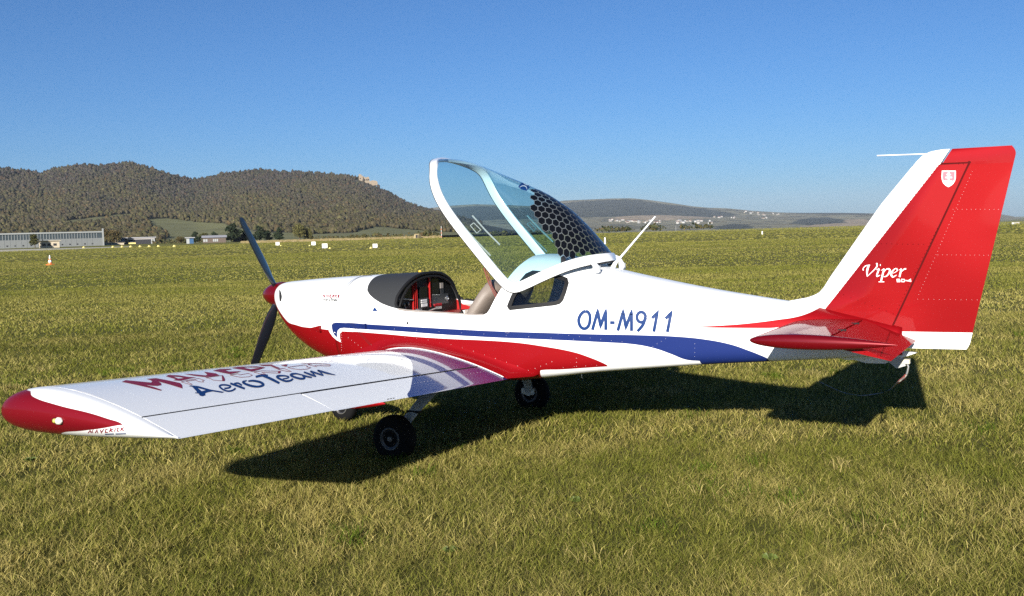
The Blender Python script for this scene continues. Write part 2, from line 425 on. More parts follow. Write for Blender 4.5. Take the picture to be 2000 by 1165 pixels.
# ---- cut the cockpit and the rear windows out of the fuselage
def prism_y(name, poly, y0, y1):
    n = len(poly); v = [(p[0], y0, p[1]) for p in poly]+[(p[0], y1, p[1]) for p in poly]
    f = [tuple(range(n)), tuple(range(2*n-1, n-1, -1))]+[(i, n+i, n+(i+1) % n, (i+1) % n) for i in range(n)]
    return MB().add(v, f).mesh(name)
def boolean(me, cutters):
    a = bpy.data.objects.new('tmp_a', me); col.objects.link(a); tmp = []
    for c in cutters:
        o = bpy.data.objects.new('tmp_c', c); col.objects.link(o); tmp.append(o)
        md = a.modifiers.new('b', 'BOOLEAN'); md.operation = 'DIFFERENCE'; md.object = o; md.solver = 'EXACT'
    bpy.context.view_layer.update()
    dg = bpy.context.evaluated_depsgraph_get()
    res = bpy.data.meshes.new_from_object(a.evaluated_get(dg))
    for o in tmp+[a]: bpy.data.objects.remove(o, do_unlink=True)
    return res
def custom_normals(me, src):
    sv = [Vector(v.co) for v in src.vertices]; sn = [Vector(v.normal) for v in src.vertices]
    sf = [tuple(p.vertices) for p in src.polygons]; bv = BVHTree.FromPolygons(sv, sf)
    me.polygons.foreach_set('use_smooth', [True]*len(me.polygons)); nor = [None]*len(me.loops); cache = {}
    for p in me.polygons:
        pn = p.normal
        for li in p.loop_indices:
            vi = me.loops[li].vertex_index
            if vi not in cache:
                l, n, i, d = bv.find_nearest(me.vertices[vi].co)
                if d is not None and d < 2e-4:
                    w = [(1/((sv[k]-me.vertices[vi].co).length+1e-5), k) for k in sf[i]]; sw = sum(q for q, _ in w)
                    cache[vi] = sum((sn[k]*q for q, k in w), Vector()) / sw
                else: cache[vi] = None
            c = cache[vi]
            nor[li] = c.normalized() if c is not None and c.normalized().dot(pn) > .6 else pn
    me.normals_split_custom_set([tuple(n) for n in nor])
win_px = [(993,605),(990,600),(997,582),(1006,566),(1016,549),(1027,536),(1040,530),(1066,532),(1102,542),(1109,545),(1111,552),(1106,570),(1100,586),(1095,592),(1086,595),(1040,600)]
win_xz = []
for q in win_px:
    l, n = hit(BV_fus, *q); win_xz.append((l.x, l.z))
cut_xz = [(1.90,2.2),(1.90,1.33),(1.885,1.24),(1.872,1.18),(1.878,1.12),(1.90,1.092),(1.94,1.079),(2.02,1.070),(2.46,1.052),(2.68,1.042),(2.735,1.045),(2.772,1.062),(2.795,1.095),(2.83,1.17),(2.87,1.25),(2.91,1.33),(2.95,1.41),(2.985,1.47),(3.0,1.53),(3.0,2.2)]
inner = loft('inner', [fus_sec(x, 64, .022, .56) for x in fus_stations(1.84, 3.62, .05)])
fus_cut = boolean(fus_me, [inner, prism_y('cut', cut_xz, -1, 1), prism_y('win', win_xz, -1, 1)])
fus_cut.name = 'fuselage'; fus_cut.materials.clear()
custom_normals(fus_cut, fus_me)
fuselage = obj('fuselage', fus_cut, M_liv, plane)
cowling = obj('cowling', cowl_me, M_liv, plane, smooth=40)
def mirror_y(o, name, parent):
    me = o.data.copy()
    for v in me.vertices: v.co.y = -v.co.y
    me.flip_normals(); return obj(name, me, None, parent)
# livery hook ahead of the wing
w_hook = [(640,638),(643,648),(650,658),(658,665),(666,669),(664,660),(664,652),(668,647.5),(690,648.4),(690,641),(668,629.5),(650,629.5),(643,632)]
b_hook = [(648.5,641),(648,635),(651,631.5),(657,630.2),(702,632.3),(702,643.2),(672,640.8),(664,642),(660,646),(658.5,652),(659,660),(653.5,655),(650,648.5)]
h1 = decal('white_hook_stripe', BV_fus, [('poly', w_hook, 4)], M_white, fuselage, .0010)
h2 = decal('blue_hook_stripe', BV_fus, [('poly', b_hook, 4)], M_blue, fuselage, .0018)
for h in (h1, h2): mirror_y(h, h.name.split('.')[0], fuselage)
# panel lines and small marks
decal('cowling_seam', BV_fus, [('line', [(727,538.5),(705,541),(692,548),(680,560),(671,580),(667,610),(667.5,635)], .55, True), ('line', [(555,587),(600,590),(640,593),(665,594)], .45, True),
      ('line', [(683,631),(725,677)], .5), ('line', [(687,631),(729,677)], .4)], M_gap, cowling, .0015)
decal('maintenance_mark', BV_fus, [('poly', [(727,608),(732,600),(738,608.5)], 4)], M_letter_blue, fuselage)
decal('sill_fitting', BV_fus, [('poly', [(796+2.2*math.cos(a), 631.5+2.6*math.sin(a)) for a in np.linspace(0, 2*math.pi, 12)[:-1]], 6)], M_dmetal, fuselage)
decal('inspection_ring', BV_fus, [('line', [(991+5.3*math.cos(a), 645.5+5.3*math.sin(a)) for a in np.linspace(0, 2*math.pi, 22)], .5)], M_trimgrey, fuselage)
decal('air_intake_slit', BV_fus, [('poly', [(545.5,568),(547,566),(549.5,573),(551,580),(549.5,588),(546.5,590),(545.5,580)], 3)], M_gap, cowling, .002)
# side scoop on the lower cowl and on the blue stripe
def scoop(name, px, size, parent, m):
    l, n = hit(BV_fus, *px); L_, h_, d_ = size
    v = [l+Vector((-L_, .01, 0)), l+Vector((0, -d_, h_/2)), l+Vector((0, -d_, -h_/2)), l+Vector((0, .02, h_/2)), l+Vector((0, .02, -h_/2))]
    return obj(name, MB().add(v, [(0,1,2),(0,3,1),(0,2,4),(1,3,4,2)]).mesh(name), m, parent)
scoop('cowl_scoop', (628, 642), (.14, .055, .03), cowling, M_red)
scoop('vent_scoop', (716, 637), (.085, .045, .02), fuselage, M_blue)
# lettering
def strokes(lst, w, curve=False): return [('line', p, w, curve) for p in lst]
def zz(lst, ox, oy, s): return [[(ox+x/s, oy+y/s) for x, y in p] for p in lst]
regO = [(318+47+44*math.sin(-a)+ (8 if math.cos(a)>0 else 0)*math.cos(a)*1.4, 262-68*math.cos(a)) for a in np.linspace(0, 2*math.pi, 26)]
reg_l = [[(428,340),(470,192),(492,310),(533,192),(533,340)], [(566,282),(603,283)], [(627,346),(668,196),(690,320),(734,198),(734,348)],
         [(893,248),(936,205),(908,354)], [(1000,252),(1043,206),(1014,356)]]
reg9 = [(842,240),(828,290),(800,330),(779,350)]
reg9b = [(810+34*math.cos(a), 240+40*math.sin(a)) for a in np.linspace(0, 2*math.pi, 20)]
reg = [('line', p, 6.2) for p in zz(reg_l, 1050, 560, 4)]+[('line', zz([regO], 1050, 560, 4)[0], 6.2), ('line', zz([reg9b], 1050, 560, 4)[0], 6.0), ('line', zz([reg9], 1050, 560, 4)[0], [6.2,6.2,6.2,5.5], True)]
decal('registration_lettering', BV_fus, reg, M_letter_blue, fuselage, .0012, 'blue registration OM-M911')
sm = [[(630,582),(632,576),(633,580),(635,576),(634,582)],[(636,582),(639,576),(640,582)],[(641.5,576),(642.5,582),(645,576)],[(648,576.3),(646.5,576),(645.8,582),(648,582)],[(649.5,582),(650.5,576),(652.5,577.5),(650.5,579),(652.5,582)],[(654,582),(655,576)],[(659,576.6),(657,577),(656.5,581),(658.5,582)],[(660,582),(661,576)],[(663,576),(661,579),(662.5,582)]]
decal('cowl_lettering', BV_fus, strokes(sm, 1.5), M_letter_red, cowling, .0012)
sm2 = [[(631,588.5),(633,583.5),(635,588.5)],[(636,586.3),(638,586),(637,585),(636,586.5),(638,588.2)],[(639.3,588.2),(639.7,585.3),(641,585.3)],[(642.5,586.7),(644,585.5),(644,588),(642.5,587)],[(646,583.8),(650,583.8)],[(648,583.8),(647.3,588.4)],[(649.8,586.5),(651.5,586),(650.5,585.2),(649.5,587),(651.3,588.2)],[(654,585.5),(652.5,586.8),(653.8,588.2),(654.6,585.5),(654.4,588.3)],[(655.4,588.3),(655.8,585.5),(657,588),(657.5,585.5),(658.3,588.3)]]
decal('cowl_sublettering', BV_fus, strokes(sm2, 1.3), M_gap, cowling, .0012)

# ---- glareshield lip, sills, cockpit
def arch(x, zmin, ins, n=41):
    s = [p for p in fus_sec(x, 400, ins) if p[2] >= zmin and p[2] > f_zc(x)]
    s.sort(key=lambda p: p[1]); idx = np.linspace(0, len(s)-1, n).astype(int); return [s[i] for i in idx]
def x_hood(z): return float(np.interp(z, [1.08,1.092,1.12,1.18,1.24,1.33,1.37], [1.94,1.90,1.878,1.872,1.885,1.90,1.90]))
lip = [(x_hood(p[2]), p[1], p[2]) for p in arch(1.89, 1.085, .010, 61)]
obj('glareshield_lip', MB().tube(lip, .013, 10).mesh('glareshield_lip'), M_seal, fuselage, smooth=60)
for s in (-1, 1):
    sill = [(x, s*(f_w(x)-.012), z) for x, z in [(1.93,1.082),(2.02,1.073),(2.2,1.066),(2.46,1.055),(2.68,1.045),(2.735,1.048)]]
    obj('sill_seal', MB().tube(sill, .007 if s < 0 else .012, 8).mesh('sill_seal'), M_trimgrey if s < 0 else M_seal, fuselage, smooth=60)
# instrument panel: an arch shaped black board just inside the hood
pan = [(1.865, p[1], p[2]) for p in arch(1.88, .93, .035, 41)]
pan = [(1.865, pan[0][1], .86)]+pan+[(1.865, pan[-1][1], .86)]; n_ = len(pan)
pv = pan+[(p[0]-.03, p[1], p[2]) for p in pan]
panel = obj('instrument_panel', MB().add(pv, [tuple(range(n_)), tuple(range(2*n_-1, n_-1, -1))]+[(i, n_+i, n_+(i+1) % n_, (i+1) % n_) for i in range(n_)]).mesh('instrument_panel'), M_black, plane)
def panbox(name, x0, y0, x1, y1, m, depth=.02, off=0.0):
    a = on(x0, y0, 0, 1.868+off); b = on(x1, y1, 0, 1.868+off)
    c = ((a+b)/2); return obj(name, MB().box((c[0]+depth/2-.003, c[1], c[2]), (depth, abs(a[1]-b[1]), abs(a[2]-b[2]))).mesh(name), m, panel)
M_screen = mat('dark_display_glass', (0.008, 0.009, 0.011), 0.12)
M_panel2 = mat('charcoal_avionics', (0.03, 0.03, 0.032), 0.4, var=0.3, vscale=60)
for k in range(3): panbox('panel_divider', 804+3.4*k, 543, 806.4+3.4*k, 606, M_inred, .018)
panbox('panel_divider', 836, 538, 839.5, 600, M_inred, .018)
panbox('display', 788, 562, 802, 582, M_screen, .012)
panbox('display', 818, 561, 833, 582, M_screen, .014); panbox('display', 841, 545, 856, 574, M_screen, .010)
panbox('radio_stack', 816, 584, 834, 600, M_panel2, .02); panbox('switch_panel', 842, 577, 874, 592, M_panel2, .012)
panbox('placard', 859, 553, 865, 563, M_trimgrey, .008); panbox('placard', 860, 565, 866, 576, M_dmetal, .008)
for q in ((819,586),(819,590),(820,594),(820,597)):
    panbox('radio_readout', q[0], q[1], q[0]+11, q[1]+1.3, M_letter_white, .024)
for i in range(9): panbox('toggle_switch', 784+2.4*i, 583.5+.2*i, 785.2+2.4*i, 585.2+.2*i, M_metal, .02)
for i in range(7): panbox('toggle_switch', 843+2.1*i, 575.5, 844.2+2.1*i, 577, M_metal, .018)
M_dial = mat('dial_face', (0.02, 0.02, 0.022), 0.3)
for q in ((780,594),(788,596),(796,594),(779,603),(790,603),(845,587),(851,588)):
    p = on(*q, 0, 1.868); obj('round_gauge', MB().lathe([(0, .017), (.010, .017), (.012, .012)], (1.866, p[1], p[2]), 'x', 14).mesh('round_gauge'), M_dial, panel, smooth=40)
p = on(871, 583, 0, 1.868); obj('air_vent', MB().lathe([(0, .022), (.016, .022), (.022, .014), (.016, .010)], (1.866, p[1], p[2]), 'x', 18).mesh('air_vent'), M_metal, panel, smooth=40)
# red panel surround and far red corner
obj('panel_surround', MB().tube([(1.90, p[1], p[2]) for p in arch(1.89, .95, .04, 31)], .011, 8).mesh('panel_surround'), M_seal, panel, smooth=60)
obj('panel_lower_rail', MB().box((1.89, 0, .985), (.05, .94, .03)).mesh('panel_lower_rail'), M_inred, panel)
v = [on(*q, 1, .485) for q in ((866,548),(874,545),(882,562),(890,583),(902,594),(918,599),(930,600),(930,603),(884,606),(878,596),(872,570))]
o_ = [tuple(p) for p in v]; n_ = len(o_)
obj('side_bulkhead', MB().add(o_+[(p[0], p[1]+.018, p[2]) for p in o_], [tuple(range(n_)), tuple(range(2*n_-1, n_-1, -1))]+[(i, n_+i, n_+(i+1) % n_, (i+1) % n_) for i in range(n_)]).mesh('side_bulkhead'), M_inred, plane)
for s in (-1, 1):
    obj('side_lining', MB().box((2.44, s*.505, .89), (1.0, .016, .31)).mesh('side_lining'), M_trimgrey, plane)
    obj('arm_rest', MB().box((2.42, s*.455, .985), (.80, .06, .035)).mesh('arm_rest'), M_trimgrey, plane)
obj('cockpit_floor', MB().box((2.42, 0, .60), (1.1, .90, .02)).mesh('cockpit_floor'), M_black, plane)
obj('centre_console', MB().box((2.22, 0, .74), (.66, .15, .32)).mesh('centre_console'), M_black, plane)
obj('rear_bulkhead', MB().box((3.57, 0, .95), (.03, .60, .50)).mesh('rear_bulkhead'), M_black, plane)
for q in ((814,606,'throttle_lever'),(853,601,'flap_lever')):
    p = on(q[0], q[1], 0, 1.98); obj(q[2], MB().tube([(1.90, p[1], p[2]-.03), (2.0, p[1], p[2])], .008, 8).box((2.0, p[1], p[2]), (.03, .05, .02)).mesh(q[2]), M_metal, plane)
p = on(855, 596, 0, 1.93)
obj('coiled_red_lead', MB().tube([(1.93, p[1]-.06+.12*t/40, p[2]-.0+.012*math.sin(t*1.2)) for t in range(41)], .005, 6).mesh('coiled_red_lead'), M_inred, plane, smooth=80)
for s in (-.24, .24):
    obj('control_stick', MB().tube([(2.12, s, .58), (2.10, s, .85), (2.06, s, 1.0)], [.012, .012, .02], 10).mesh('control_stick'), M_black, plane, smooth=60)
def seat(y):
    back = []
    prof = [(2.36,.70,.20),(2.41,.82,.215),(2.475,.95,.215),(2.55,1.08,.20),(2.62,1.19,.17),(2.66,1.255,.12),(2.675,1.28,.05)]
    for x, z, w in prof:
        sec = []
        for j in range(24):
            t = 2*math.pi*j/24; c, s = math.cos(t), math.sin(t)
            yy = math.copysign(abs(c)**.5, c)*w; dd = math.copysign(abs(s)**.7, s)*.055+.03*(1-abs(yy)/max(w, .01))*(s > 0)
            sec.append((x+.035+dd*.86-.02*0, y+yy, z-dd*.5))
        back.append(sec)
    s_ = obj('seat', loft('seat', back), M_seat, plane, smooth=50)
    cus = []
    for t in np.linspace(0, 1, 8):
        k = math.sin(math.pi*min(max(t, .06), .94))**.3; sec = []
        for j in range(20):
            a = 2*math.pi*j/20; sec.append((1.98+.46*t, y+math.copysign(abs(math.cos(a))**.5, math.cos(a))*.2*k, .70+math.copysign(abs(math.sin(a))**.7, math.sin(a))*.055*k-.02*t))
        cus.append(sec)
    obj('seat_cushion', loft('seat_cushion', cus), M_seat, s_, smooth=50)
    obj('harness_strap', MB().box((2.53, y-.07, 1.02), (.012, .05, .42), ry=.5).box((2.53, y+.07, 1.02), (.012, .05, .42), ry=.5).mesh('harness_strap'), M_black, s_)
seat(-.245); seat(.245)
l0, l1 = on(945, 524, 1, -.44), on(976, 592, 1, -.46)
obj('canopy_cable', MB().tube([l0, (l0*.6+l1*.4)+np.array([-.012, 0, -.01]), (l0*.25+l1*.75)+np.array([-.006, 0, -.012]), l1], .0055, 8).mesh('canopy_cable'), M_cable, plane, smooth=60)
l0, l1 = on(949, 524, 1, -.40), on(980, 592, 1, -.42)
obj('canopy_cable', MB().tube([l0, (l0+l1)/2+np.array([-.015, 0, -.01]), l1], .004, 8).mesh('canopy_cable'), M_cable, plane, smooth=60)
p = on(824, 530, 1, 0); obj('compass', MB().lathe([(0, .012), (.008, .016), (.02, .012)], (p[0]-.02, p[1], p[2]-.012), 'z', 12).mesh('compass'), mat('yellow_plastic', (.6, .38, .03), .4), fuselage, smooth=40)
# rear side windows
w_c = np.mean(win_px, axis=0); win_in = [tuple(w_c+(np.array(q)-w_c)*.80) for q in win_px]
pane = decal('rear_window', BV_fus, [('poly', [tuple(w_c+(np.array(q)-w_c)*1.01) for q in win_px], 8)], M_window, fuselage, -.008)
loop = win_px+[win_px[0], win_px[1]]
trim = decal('rear_window_trim', BV_fus, [('line', [tuple(w_c+(np.array(q)-w_c)*.93) for q in loop], 8.0)], M_seal, fuselage, .0012)
mirror_y(pane, 'rear_window', fuselage); mirror_y(trim, 'rear_window_trim', fuselage)

# ---- canopy, tilted open
B_ = [(2.088,0,2.312),(2.105,-.12,2.303),(2.145,-.235,2.285),(2.195,-.33,2.258),(2.230,-.388,2.222),(2.245,-.428,2.168),(2.268,-.452,2.098),(2.308,-.468,2.005),(2.372,-.479,1.905),(2.47,-.484,1.778),(2.65,-.485,1.575),(2.80,-.485,1.405),(2.90,-.485,1.300),(2.965,-.484,1.252),(3.03,-.48,1.256),(3.15,-.46,1.310),(3.30,-.42,1.378),(3.42,-.36,1.425),(3.50,-.28,1.448),(3.56,-.16,1.458),(3.585,0,1.462)]
T_ = [(2.088,0,2.312),(2.12,0,2.316),(2.165,0,2.314),(2.215,0,2.307),(2.265,0,2.296),(2.315,0,2.282),(2.37,0,2.263),(2.435,0,2.238),(2.52,0,2.205),(2.63,0,2.160),(2.80,0,2.092),(2.95,0,2.025),(3.03,0,1.985),(3.09,0,1.950),(3.15,0,1.910),(3.24,0,1.845),(3.37,0,1.715),(3.46,0,1.605),(3.52,0,1.525),(3.565,0,1.478),(3.588,0,1.463)]
NS = 90
Bc, Tc = smooth_curve(B_, NS), smooth_curve(T_, NS); Tc[:, 1] = 0
for _ in range(10):
    Bc[1:-1] = (Bc[:-2]+2*Bc[1:-1]+Bc[2:])/4
def can_pt(s, phi, off=0.0):
    k = s*(NS-1); i = min(int(k), NS-2); u = k-i
    b = Bc[i]*(1-u)+Bc[i+1]*u; t = Tc[i]*(1-u)+Tc[i+1]*u; m_ = np.array([b[0], 0, b[2]])
    return m_+math.cos(phi)*(b-m_)*(1+off*2)+math.sin(phi)*(t-m_)*(1+off*2)
NPHI = 48
V = [can_pt(i/(NS-1), math.pi*j/NPHI) for i in range(NS) for j in range(NPHI+1)]
F = [(i*(NPHI+1)+j, i*(NPHI+1)+j+1, (i+1)*(NPHI+1)+j+1, (i+1)*(NPHI+1)+j) for i in range(1, NS-1-1) for j in range(NPHI)]
bm = bmesh.new(); me = mesh('canopy_glass', V, F); bm.from_mesh(me); bmesh.ops.delete(bm, geom=[v_ for v_ in bm.verts if not v_.link_faces], context='VERTS')
canopy = obj('canopy_glass', bm_mesh('canopy_glass', bm), M_canopy, plane, 'blue tinted bubble canopy glass tilted up', smooth=80)
# frame swept along the base loop
def frame_mesh(name, w0, w1, th):
    loop = [Bc[i] for i in range(0, NS)]+[Bc[i]*np.array([1, -1, 1]) for i in range(NS-2, 0, -1)]
    tops = [Tc[i] for i in range(0, NS)]+[Tc[i] for i in range(NS-2, 0, -1)]
    secs = []; n = len(loop)
    for i in range(n):
        t = loop[(i+1) % n]-loop[i-1]; t = t/(np.linalg.norm(t)+1e-9); b = loop[i]; m_ = np.array([b[0], 0, b[2]]); g = tops[i]-m_
        rad = b-m_; rl = np.linalg.norm(rad)
        # blend: near the two ends the glass leaves the frame along the loop's inward plane direction
        gl_ = np.linalg.norm(g); aft = np.array([.95, 0, -.22]) if b[0] < 2.8 else np.array([-.6, 0, .8])
        g = g/(gl_+1e-6)*min(1, gl_/.12)+aft*max(0, 1-gl_/.16)
        g = g-t*(g@t); g /= (np.linalg.norm(g)+1e-9); nrm = np.cross(t, g)
        ring = []
        for a in range(12):
            an = 2*math.pi*a/12; c, s = math.cos(an), math.sin(an)
            u = math.copysign(abs(c)**.5, c); w = math.copysign(abs(s)**.5, s)
            ring.append(b+g*((w0+w1)/2+u*(w1-w0)/2)+nrm*w*th/2)
        secs.append(ring)
    secs.append(secs[0]); return loft(name, secs, True, False)
cframe = obj('canopy_frame', frame_mesh('canopy_frame', -.037, .040, .034), M_white, plane, 'white canopy frame tilted up', smooth=50)
gas = MB()
obj('canopy_seal', frame_mesh('canopy_seal', -.041, -.033, .026), M_seal, cframe, smooth=50)
for s in (-1, 1):
    a = on(1150, 512, 1, -.30); b_ = on(1176, 523, 1, -.12)
    obj('hinge_arm', MB().tube([(3.50, s*.29, 1.465), (3.55, s*.27, 1.445), (3.585, s*.25, 1.405), (3.59, s*.25, 1.375)], [.016, .020, .018, .012], 8).box((3.585, s*.25, 1.385), (.05, .03, .05)).mesh('hinge_arm'), M_white, plane, smooth=50)
# sunshade: film with dark hexagons on the rear part of the glass
ridge = np.r_[0, np.cumsum(np.linalg.norm(np.diff(Tc, axis=0), axis=1))]; RL = ridge[-1]
_arc = {}
def arc_tab(s):
    key = round(s, 4)
    if key not in _arc: _arc[key] = _arc_tab(s)
    return _arc[key]
def _arc_tab(s):
    ph = np.linspace(math.pi/2, 0, 60); P = np.array([can_pt(s, p) for p in ph])
    return np.r_[0, np.cumsum(np.linalg.norm(np.diff(P, axis=0), axis=1))], ph
def surf_ab(a, b, off):
    s = float(np.interp(RL-a, ridge, np.linspace(0, 1, NS))); L_, ph = arc_tab(s)
    if abs(b) > L_[-1]-.012: return None
    p = float(np.interp(abs(b), L_, ph)); p = p if b >= 0 else math.pi-p   # b>0: towards -y (near side has Bc.y<0 at phi 0)
    return can_pt(s, p, off)
M_hex = mat('black_hexagon_film', (0.004, 0.0045, 0.006), 0.15, spec=0.3)
def film_mat(name, fac, tint, diff):
    m = bpy.data.materials.new(name); m.use_nodes = True; N, L = nt(m); N.clear()
    out = N.new('ShaderNodeOutputMaterial'); mx = N.new('ShaderNodeMixShader'); mx.inputs[0].default_value = fac
    tr = N.new('ShaderNodeBsdfTransparent'); tr.inputs[0].default_value = (*tint, 1); df = N.new('ShaderNodeBsdfDiffuse'); df.inputs[0].default_value = (*diff, 1)
    L.new(tr.outputs[0], mx.inputs[1]); L.new(df.outputs[0], mx.inputs[2]); L.new(mx.outputs[0], out.inputs[0]); return m
M_film = film_mat('grey_mesh_film', .6, (.7, .75, .78), (.12, .125, .135))
PITCH_H = .066; AMAX = .83; fv = []; ff = []
for i in range(0, 16):
    a = .035+i*PITCH_H*.866
    for j in range(-16, 17):
        b = (j+(.5 if i % 2 else 0))*PITCH_H
        lim = .80-.10*abs(b) if b > 0 else .80-.05*abs(b)
        c0 = surf_ab(a, b, 0.0)
        if c0 is None: continue
        dd_ = np.array([c0[0], -abs(c0[1]), c0[2]])-CAM; zd = dd_@_fw; hx, hy = 1000+FPX*(dd_@_rt)/zd, 582.5-FPX*(dd_@_up)/zd
        if hx < np.interp(hy, [381,399,423,437,452,469,484,502], [1040,1037,1046,1056,1069,1079,1088,1096]): continue
        P = []
        for k in range(6):
            an = math.pi/6+math.pi/3*k
            P.append((a+.0335*math.sin(an), b+.0335*math.cos(an)))
        q = [surf_ab(pa, pb, .0016) for pa, pb in P if 0.004 < pa]; c = surf_ab(a, b, .0016)
        if c is None or len(q) < 6 or any(t is None for t in q): continue
        obj('hexagon', mesh('hexagon', [c]+q, [(0, k+1, (k+1) % 6+1) for k in range(6)]), M_hex, canopy, smooth=60)
        q2 = [surf_ab(a+0.0384*math.sin(math.pi/6+math.pi/3*k), b+.0384*math.cos(math.pi/6+math.pi/3*k), .0008) for k in range(6)]
        if all(t is not None for t in q2):
            c2 = surf_ab(a, b, .0008); b0 = len(fv); fv += [c2]+q2; ff += [(b0, b0+k+1, b0+(k+1) % 6+1) for k in range(6)]
bm = bmesh.new(); me = mesh('sunshade_film', fv, ff); bm.from_mesh(me); bmesh.ops.remove_doubles(bm, verts=bm.verts, dist=.0015)
obj('sunshade_film', bm_mesh('sunshade_film', bm), M_film, canopy, smooth=60)
BV_can = bvh_of(canopy)
M_acryl = film_mat('clear_acrylic_bar', .30, (.75, .85, .86), (.55, .62, .62))
# sliding vent windows with clear guide rails, both sides
def can_bar(pts, w, name, m, side=-1):
    V = []; F = []
    for q in pts:
        l, n = hit(BV_can, *q); V.append(l+n*.006)
    me = MB().tube(V, w, 6).mesh(name)
    return obj(name, me, m, canopy, smooth=60)
for pts in ([(906,443),(930,470),(959,500)], [(923,422),(950,452),(977,479)]):
    o = can_bar(pts, .0075, 'vent_rail', M_acryl); mirror_y(o, 'vent_rail', canopy)
for pts in ([(919,441),(926,436)], [(919,441),(932,456)], [(926,436),(939,449)], [(932,456),(940,449)]):
    o = can_bar(pts, .0035, 'vent_latch', M_acryl); mirror_y(o, 'vent_latch', canopy)
decal('canopy_logo', BV_can, [('poly', [(1012,366),(1018,358),(1026,357),(1040,362),(1034,368),(1028,374),(1018,371)], 3)], M_letter_blue, canopy, .003)
decal('canopy_logo_swoosh', BV_can, [('line', [(1015,367),(1021,364),(1027,366),(1029,371)], [.6,1.6,1.6,.6], True), ('line', [(1022,359),(1027,362),(1032,363)], [.5,1.3,.5], True)], mat('pale_logo_film', (.35,.45,.55), .4), canopy, .004)
# ---- propeller and spinner
HUB = Vector((.20, 0, 1.156))
prop = obj('propeller_spinner', MB().lathe([(0, .0005), (.012, .022), (.035, .046), (.07, .072), (.12, .098), (.18, .114), (.235, .121), (.262, .122), (.264, .10)], (0, 0, 1.156), 'x', 40).mesh('propeller_spinner'), M_redpod, plane, smooth=40)
def blade(ang):
    """three-bladed: ang measured from +z towards -y; sections along the radius"""
    d = Vector((0, -math.sin(ang), math.cos(ang))); e = Vector((1, 0, 0)); g = d.cross(e)
    secs = []
    for r_, c_, th, tw in [(.06,.06,.045,70),(.13,.065,.04,62),(.20,.095,.026,50),(.30,.115,.02,40),(.45,.112,.015,30),(.60,.098,.011,23),(.72,.084,.009,19),(.80,.074,.007,17),(.845,.052,.005,16),(.865,.022,.004,16)]:
        a = -math.radians(tw*.42); ch = g*math.cos(a)+e*math.sin(a); nn = d.cross(ch); sec = []
        for j in range(16):
            t = 2*math.pi*j/16; sec.append(tuple(HUB+d*r_+ch*(math.cos(t)*c_/2)+nn*(math.sin(t)*th/2*(1 if math.cos(t) < .6 else .8))))
        secs.append(sec)
    return loft('propeller_blade', secs)
for k, a in enumerate((33, 33+115.5, 33+238)):
    obj('propeller_blade', blade(math.radians(a)), M_prop, prop, smooth=50)

# ---- wings
CH, XLE, SPLIT = 1.27, 1.727, 0.80
def z_te(y): return .571+(.743-.571)*((abs(y)-.66)/3.245)
def naca(s, up, t=.190, m=.035, p=.40):
    yt = t/.2*(.2969*math.sqrt(max(s, 0))-.126*s-.3516*s*s+.2843*s**3-.1036*s**4)
    yc = m/p**2*(2*p*s-s*s) if s < p else m/(1-p)**2*((1-2*p)+2*p*s-s*s)
    return yc+yt if up else yc-yt
def wp(s, up, y, tscale=1.0, x0=0.0, cs=1.0, zoff=0.0):
    zl = z_te(y)+CH*math.sin(math.radians(3.0))*(1-s)
    return (XLE+x0+CH*cs*s, y, zl+CH*naca(s, up)*tscale+zoff)
def cosdist(a, b, n): return [a+(b-a)*(1-math.cos(math.pi*i/(n-1)))/2 for i in range(n)]
def wing_sec(y, s0, s1, n=26):
    if s0 == 0:
        ss = [s1*(1-math.cos(math.pi/2*i/(n-1))) for i in range(n)]
    else: ss = [s0+(s1-s0)*i/(n-1) for i in range(n)]
    return [wp(s, True, y) for s in reversed(ss)]+[wp(s, False, y) for s in (ss[1:] if s0 == 0 else ss)]
c_wb = []
def wing_paint():
    m = mat('wing_paint', WHITE, 0.36, coat=0.6, spec=0.15, bump=0.006, bscale=2.2); N, L = nt(m); b = N['Principled BSDF']
    tc = N.new('ShaderNodeTexCoord'); sp = N.new('ShaderNodeSeparateXYZ'); L.new(tc.outputs['Object'], sp.inputs[0])
    ab = N.new('ShaderNodeMath'); ab.operation = 'ABSOLUTE'; L.new(sp.outputs['Y'], ab.inputs[0])
    nx = N.new('ShaderNodeMath'); nx.operation = 'DIVIDE'; nx.inputs[1].default_value = 4.0; L.new(sp.outputs['X'], nx.inputs[0])
    fc = N.new('ShaderNodeFloatCurve'); c = fc.mapping.curves[0]; pts = [(x/4, y/4) for x, y in c_wb]
    c.points[0].location = pts[0]; c.points[1].location = pts[-1]
    for p in pts[1:-1]: c.points.new(*p)
    fc.mapping.use_clip = False; fc.mapping.update(); L.new(nx.outputs[0], fc.inputs['Value'])
    ml = N.new('ShaderNodeMath'); ml.operation = 'MULTIPLY'; ml.inputs[1].default_value = 4.0; L.new(fc.outputs[0], ml.inputs[0])
    sb = N.new('ShaderNodeMath'); sb.operation = 'SUBTRACT'; L.new(ab.outputs[0], sb.inputs[0]); L.new(ml.outputs[0], sb.inputs[1])
    k = N.new('ShaderNodeMapRange'); k.inputs[1].default_value = -.0015; k.inputs[2].default_value = .0015; L.new(sb.outputs[0], k.inputs[0])
    mx = N.new('ShaderNodeMix'); mx.data_type = 'RGBA'; mx.inputs[6].default_value = (*BLUE, 1); mx.inputs[7].default_value = (*WHITE, 1)
    L.new(k.outputs[0], mx.inputs[0]); L.new(mx.outputs[2], b.inputs['Base Color'])
    return m
main_me = loft('wing', [wing_sec(y, 0, SPLIT) for y in np.linspace(-.30, -3.905, 30)])
